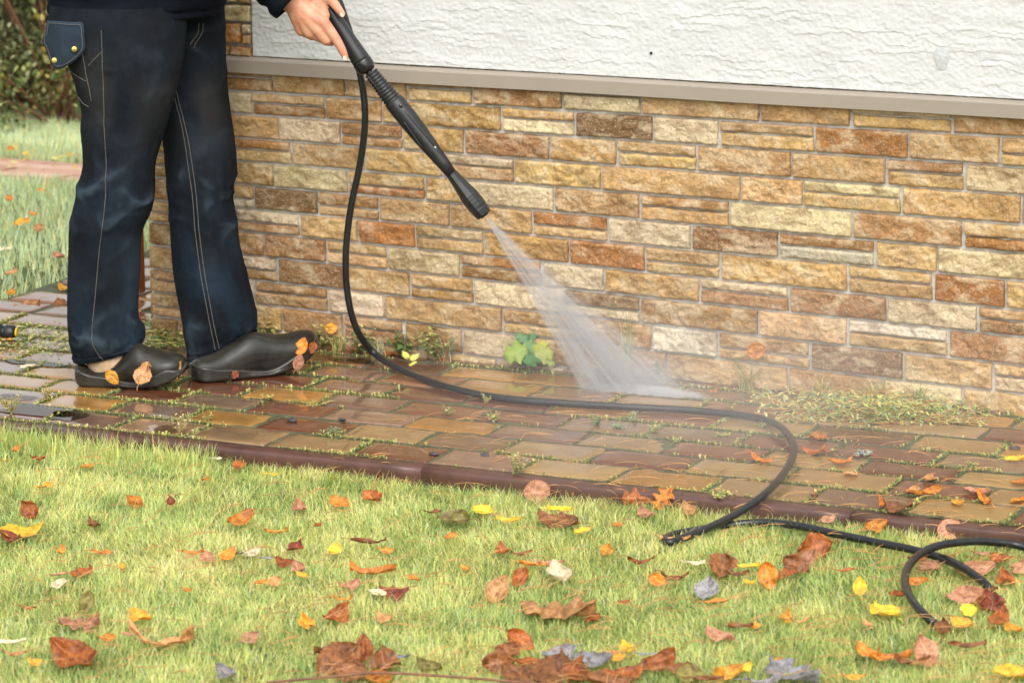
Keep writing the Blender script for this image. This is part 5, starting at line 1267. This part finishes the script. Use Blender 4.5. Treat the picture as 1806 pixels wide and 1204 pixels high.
for px,py,n,h,sp,cs,l,w_,lab in [
 (320,768,12,.045,.03,ST,.010,.004,'dry straw coloured weed standing by the kerb below the clogs'),
 (20,732,14,.05,.035,ST+YG,.010,.004,'yellow dry weed at the left end of the kerb'),
 (910,838,16,.045,.028,YG+ST+SG,.009,.005,'yellow green weed growing over the kerb in the middle'),
 (790,733,9,.022,.016,DG+ST,.008,.004,'little weed with orange stems in a brick joint left of centre'),
 (872,744,10,.026,.020,YG,.008,.004,'pale yellow weed in a brick joint below the hose'),
 (857,712,7,.024,.013,YG,.007,.003,'pale weed just under the hose in mid path'),
 (583,768,10,.018,.024,SG,.009,.005,'grey green weed in a joint near the middle of the kerb'),
 (1052,752,9,.028,.014,SG+DG,.008,.005,'grey green weed standing in a joint right of centre'),
 (1150,762,9,.018,.022,SG+YG,.008,.005,'low pale weed in a joint beneath the splash'),
 (1085,757,8,.012,.024,SG,.008,.005,'creeping grey green weed between two joint weeds'),
 (1120,745,6,.014,.014,SG,.007,.004,'tiny weed in the joint right below the hose'),
 (1275,770,10,.010,.03,YG,.007,.004,'mossy yellow weed beside the dark brick right of centre'),
 (1270,880,14,.016,.04,YG,.008,.004,'yellow moss plant draped over the kerb left of the hose'),
 (1345,755,9,.014,.03,SG+YG,.008,.004,'pale weed under the bend of the hose'),
 (1710,825,8,.014,.03,DG+YG,.007,.004,'green moss weed on the right bricks'),
 (1290,724,5,.016,.012,YG,.007,.004,'tiny yellow weed over the hose at right'),
 (425,668,7,.016,.014,YG+DG,.007,.004,'small green weed under the far clog'),
 (300,685,8,.012,.022,DG+YG,.007,.004,'small green weed in front of the near clog toe'),
 (475,706,7,.014,.018,YG,.007,.004,'yellow weed right of the far clog in a joint'),
 (560,715,10,.01,.04,YG,.006,.003,'mossy yellow weed in the joint right of the ochre brick'),
 (370,742,8,.016,.018,ST+YG,.007,.003,'straw weed in a joint under the far clog'),
 (85,700,9,.02,.025,ST+YG,.008,.004,'yellow weed on the bricks left of the near clog')]:
    sprig('joint_weed',G(px,py,-.002),n,h,sp,cs,l,w_,lab,group='small weeds in the brick joints')
# plants at the foot of the wall
for px,py,n,h,sp,cs,l,w_,lab in [
 (500,596,16,.045,.06,YG+DG,.012,.006,'low yellow green weed at the wall foot above the far clog'),
 (600,600,18,.05,.06,ST+YG+DG,.012,.006,'straw mixed weed at the wall foot left of the hanging hose'),
 (695,600,18,.055,.05,DG+ST,.012,.006,'green weed at the wall foot right of the hanging hose'),
 (765,604,18,.05,.045,[(.45,.2,.06)]+DG,.011,.006,'reddish weed at the wall foot between hose and grassy tuft'),
 (835,604,24,.065,.05,DG+YG,.012,.006,'bushy green weed at the wall foot left of the broad leaved plant'),
 (985,618,14,.05,.03,DG+YG,.012,.006,'thin green weed touching the left edge of the spray'),
 (1220,636,9,.045,.022,SG,.010,.006,'feathery grey green weed at the wall right of the spray')]:
    sprig('wall_weed',GB(px,py,.0),int(n*1.3),h*1.15,sp*1.1,cs,l*1.35,w_*1.35,lab,group='weeds along the foot of the wall')
def tuft(px,py,n,h,label,lean=.25,cols=None,col2=None):
    b=GB(px,py,0.0); x=b[0]+rng.normal(0,.006,n); y=b[1]+rng.normal(0,.006,n); c=np.array([random.choice(cols or (DG+ST+YG)) for _ in range(n)])
    n=int(n*1.5); x=b[0]+rng.normal(0,.007,n); y=b[1]-.008+rng.normal(0,.006,n); c=np.array([random.choice(cols or (DG+ST+YG)) for _ in range(n)])
    V,Q,Cc=blades(n,(x,y),lambda a,b_:np.zeros_like(a),h*.5,h*1.1,.0030,lean,rng.uniform(0,6.28,n),c,segs=6); tag(fastmesh('grass_tuft',V,Q,Cc,M['grass']),label,'grass tuft','grass tufts at the wall')
tuft(1155,640,34,.16,'tall grass tuft standing at the wall right of the spray',.28)
tuft(700,612,26,.075,'short grass tuft with white blades beside the hanging hose',.8,cols=[(.7,.72,.62),(.3,.4,.14),(.6,.5,.2)])
tuft(840,612,30,.09,'wiry grass tuft with orange stalks left of the broad leaved plant',.8,cols=[(.5,.2,.06),(.3,.4,.14),(.6,.6,.5)])
tuft(640,600,22,.07,'sparse grass tuft behind the hanging hose',.8)
tuft(1375,655,26,.10,'loose grass tuft at the left end of the weed heap',.9)
tuft(1005,618,16,.06,'orange grass blades bent beneath the spray',1.0,cols=[(.7,.35,.1),(.35,.4,.16)])
tuft(545,600,20,.05,'thin grass tuft between far clog and wall',.9)
tuft(1465,690,30,.075,'wispy grass tuft rising from the left half of the weed heap',.95,cols=YG+ST)
tuft(1560,700,34,.085,'wispy grass tuft in the middle of the weed heap',1.0,cols=YG+ST+SG)
tuft(1640,704,28,.08,'wispy grass tuft near the right end of the weed heap',.95,cols=YG+SG)
def broad(name,px,py,leaves,label,hgt=.0):
    base=GB(px,py,0); o=empty(name,tuple(base)); tag(o,label,'plant')
    for (lx,ly,size,ang,c,lobed,dz) in leaves:
        p=P(lx,ly,depth(base)-.045+dz); L=size/720.; mb=MB(); n=17; A=[]
        for i,t in enumerate(np.linspace(0,1,n)):
            w_=L*(.46 if lobed else .24)*math.sin(math.pi*t**.8)**.6*(1+(.28*math.cos(t*math.pi*5) if lobed else 0)+.05*(-1)**i)
            A.append([[ (t-.5)*L, v*w_, -.16*L*abs(v)**1.5+.10*L*math.sin(3*t)+.02*L*math.sin(9*t+5*v)] for v in np.linspace(-1,1,9)])
        A=np.array(A).reshape(-1,3); mt=Matrix.Rotation(R_(24.6),4,'Z')@Matrix.Rotation(R_(random.uniform(28,58)),4,'X')@Matrix.Rotation(R_(random.uniform(-25,25)),4,'Y')@Matrix.Rotation(R_(ang),4,'Z'); A=A@np.array(mt.to_3x3()).T+p
        mb.grid(A.reshape(n,9,3),np.array(c)*random.uniform(.9,1.1)); mb.build('leaf',M['greens'],o)
        sb=MB(); tube(sb,spline([base,(base+A.reshape(n,9,3)[0,4])/2+np.array([0,0,.008]),A.reshape(n,9,3)[0,4]],5),.0009,5); sb.build('stem',M['stem'],o)
broad('broad_leaf_plant',940,628,[(938,588,26,80,(.10,.26,.10),1,.02),(922,594,30,140,(.14,.30,.12),1,.01),(908,620,46,190,(.36,.50,.10),1,-.03),(932,612,34,120,(.16,.34,.12),1,0),(952,610,32,60,(.62,.62,.10),1,-.01),(960,622,38,10,(.50,.55,.14),1,-.03),(938,632,34,250,(.08,.22,.07),1,-.04),(970,636,26,-40,(.36,.46,.12),1,-.03),(950,628,30,-20,(.20,.36,.12),1,-.02)],'plant with broad lobed green and yellow leaves at the wall foot left of the spray')
broad('seedling',724,648,[(714,624,24,120,(.70,.72,.16),0,0),(732,628,24,45,(.72,.74,.20),0,0),(728,640,16,20,(.66,.62,.12),0,-.01)],'bright yellow seedling with two leaves growing from a brick joint')
# heap of pulled weeds at the right
def heap():
    V=[];Q=[];Cc=[]; sm=MB()
    for k in range(2600):
        t=random.random(); px=random.gauss(1540,95) if t<.8 else random.uniform(1340,1740); 
        if not 1320<px<1750: continue
        u=(px-1540)/210; top=690+.03*(px-1400)-24*max(0,1-u*u); py=random.uniform(672+.035*(px-1400),742+.02*(px-1400)) 
        hgt=max(0,.050*(1-u*u))*max(0,1-abs(py-(705+.03*(px-1400)))/34)
        p=G(px,py,random.uniform(0.001,.004+hgt)); b=random.uniform(0,6.28)
        if random.random()<.16:
            L=random.uniform(.02,.09); d=np.array([math.cos(b),math.sin(b),random.uniform(-.05,.25)]); s_=np.array([-d[1],d[0],0]); tube(sm,[p,p+d*L*.35+s_*L*.08,p+d*L*.7+s_*L*.05,p+d*L],[.0009,.0008,.0007,.0005],4,cap=False)
        leaflet(V,Q,Cc,p,(math.cos(b),math.sin(b),random.uniform(-.3,.5)),random.uniform(.010,.030),random.uniform(.003,.008),np.clip(np.array(random.choice(YG+YG+SG+DG[1:2]))*random.uniform(1.0,1.6),0,.9))
    o=empty('weed_heap',tuple(G(1540,705,0))); tag(o,'heap of pulled pale green weeds and straw lying along the wall at the right','weed heap',kind='stuff')
    fastmesh('foliage',np.array(V),np.array(Q),np.array(Cc),M['greens'],o); sm.build('stalks',M['needle'],o)
    V=[];Q=[];Cc=[]
    for k in range(520):
        px,py=random.uniform(255,335),random.uniform(556,612); p=G(px,py,random.uniform(.001,.012)); b=random.uniform(0,6.28); leaflet(V,Q,Cc,p,(math.cos(b),math.sin(b),random.uniform(-.2,.6)),random.uniform(.008,.02),random.uniform(.006,.013),np.array(random.choice(YG+[(.8,.7,.25),(.8,.62,.3)]+DG))*random.uniform(.8,1.2))
    for k in range(520):
        px,py=random.uniform(-20,125),random.gauss(598,14); px2=px; p=G(px,py,random.uniform(.001,.010)); b=random.uniform(0,6.28); leaflet(V,Q,Cc,p,(math.cos(b),math.sin(b),random.uniform(-.2,.6)),random.uniform(.006,.015),random.uniform(.005,.010),np.array(random.choice(YG+[(.8,.7,.25)]+DG))*random.uniform(.8,1.2))
    tag(fastmesh('corner_weeds',np.array(V),np.array(Q),np.array(Cc),M['greens']),'yellow and green weeds and scraps on the bricks behind the legs','weeds',kind='stuff')
heap()
sprig('clover',G(1672,705,0),9,.075,.05,SG+[(.45,.55,.32)],.020,.018,'clover with round pale leaves standing up from the right of the weed heap','plant')
# twigs and bits
def twig(name,pts,r,label,mat_,cat='twig'):
    mb=MB(); tube(mb,spline(pts,5),r,7); return tag(mb.build(name,mat_),label,cat)
M['bark']=simple('bark',(.20,.09,.05),.7,(90,.7,.003),.4,40); M['lichen']=simple('lichen',(.28,.32,.26),.9,(200,1,.004),.4,120); M['grit']=simple('dark_grit',(.05,.05,.055),.5,(120,.8,.003),.5,60)
twig('long_twig',[T(470,1203,.028),T(560,1195,.032),T(660,1186,.034),T(760,1190,.032),T(900,1201,.028),T(1000,1210,.028)],.0026,'long reddish twig along the bottom edge of the lawn',M['bark'])
o=empty('lichen_twig',tuple(G(1540,803,.004))); tag(o,'small twig with grey lichen on the bricks at the right','twig')
mb=MB(); tube(mb,spline([G(1512,796,.004),G(1540,802,.005),G(1568,803,.004)],5),.0018,7); mb.build('stick',M['bark'],o)
mb=MB()
for k in range(22): c=G(random.uniform(1508,1538),0,0) if 0 else G(1508+k*1.4,random.uniform(794,803),.006); capsule(mb,c,c+np.array([random.gauss(0,.004),random.gauss(0,.004),.003]),.0028,.0018,6)
mb.build('lichen_crust',M['lichen'],o)
for px,py,w_,lab in [(515,741,.014,'dark flat chip of stone on the bricks near the kerb'),(603,739,.010,'round dark clump of dirt on an ochre brick'),(855,802,.012,'dark slanted stone chip in a joint by the kerb'),(765,800,.012,'mossy dark clump in a joint by the kerb'),(1790,790,.014,'dark bark chip at the right edge of the bricks')]:
    mb=MB(); c=G(px,py,.003); n=12; A=[]
    for i in range(8):
        ph=math.pi*i/7; A.append([c+np.array([w_*(1+.25*noise(i,j*1.3,px))*math.sin(ph)*math.cos(j*math.pi/6),w_*.55*math.sin(ph)*math.sin(j*math.pi/6),w_*.32*math.cos(ph)*(1+.3*noise(i*2,j,px))]) for j in range(n)])
    mb.grid(np.array(A),closed=True); tag(mb.build('debris_chip',M['grit']),lab,'debris','bits of dirt on the bricks')

# ------------------------------------------------------------ shrubs behind the lawn
def shrub(px,py,rad,h,n,cols,label,lw=.03):
    g=T(px,py); V=[];Q=[];Cc=[]; sm=MB(); cl=[(g+np.array([random.gauss(0,rad*.5),random.gauss(0,rad*.5),random.uniform(.12,h)]),random.uniform(.14,.30)) for _ in range(26)]
    for c,r in cl: tube(sm,spline([g+np.array([random.gauss(0,.04),random.gauss(0,.04),-.05]),(g+c)/2+np.array([0,0,.05]),c],4),.007,5)
    for k in range(n):
        c,r=random.choice(cl); d=rng.normal(0,1,3); d/=np.linalg.norm(d); p=c+d*r*random.uniform(.5,1.05); p[2]=max(p[2],float(terr(p[0],p[1]))+.02)
        q=rng.normal(0,1,3); q[2]-=.3; leaflet(V,Q,Cc,p,q,lw*random.uniform(.6,1.4),lw*.6,np.array(random.choice(cols))*random.uniform(.5,1.4))
    o=empty('shrub',tuple(g)); tag(o,label,'shrub','shrubs at the back of the garden'); fastmesh('foliage',np.array(V),np.array(Q),np.array(Cc),M['greens'],o); sm.build('branches',M['bark'],o)
B1=[(.18,.26,.08),(.34,.42,.14),(.12,.17,.05),(.50,.52,.20)]; B2=[(.24,.28,.13),(.40,.43,.22),(.12,.15,.06),(.50,.50,.27)]; B3=[(.24,.20,.06),(.34,.22,.05),(.14,.15,.04),(.45,.38,.10)]
shrub(110,222,.55,1.0,9000,B1+B1+B3,'dark green and brown shrub standing nearest to the jeans')
shrub(20,205,.50,.9,8000,B2,'grey green shrub at the left edge of the picture')
shrub(75,150,.7,1.1,9000,B1,'deep green shrub behind the two front ones')
shrub(-70,150,.8,1.2,8000,B2+B1,'mixed green shrub farthest left behind the lawn')
shrub(180,130,.8,1.2,8000,B1,'dark shrub hidden mostly behind the jeans')
shrub(250,190,.6,.9,4000,B3,'brown shrub behind the person')
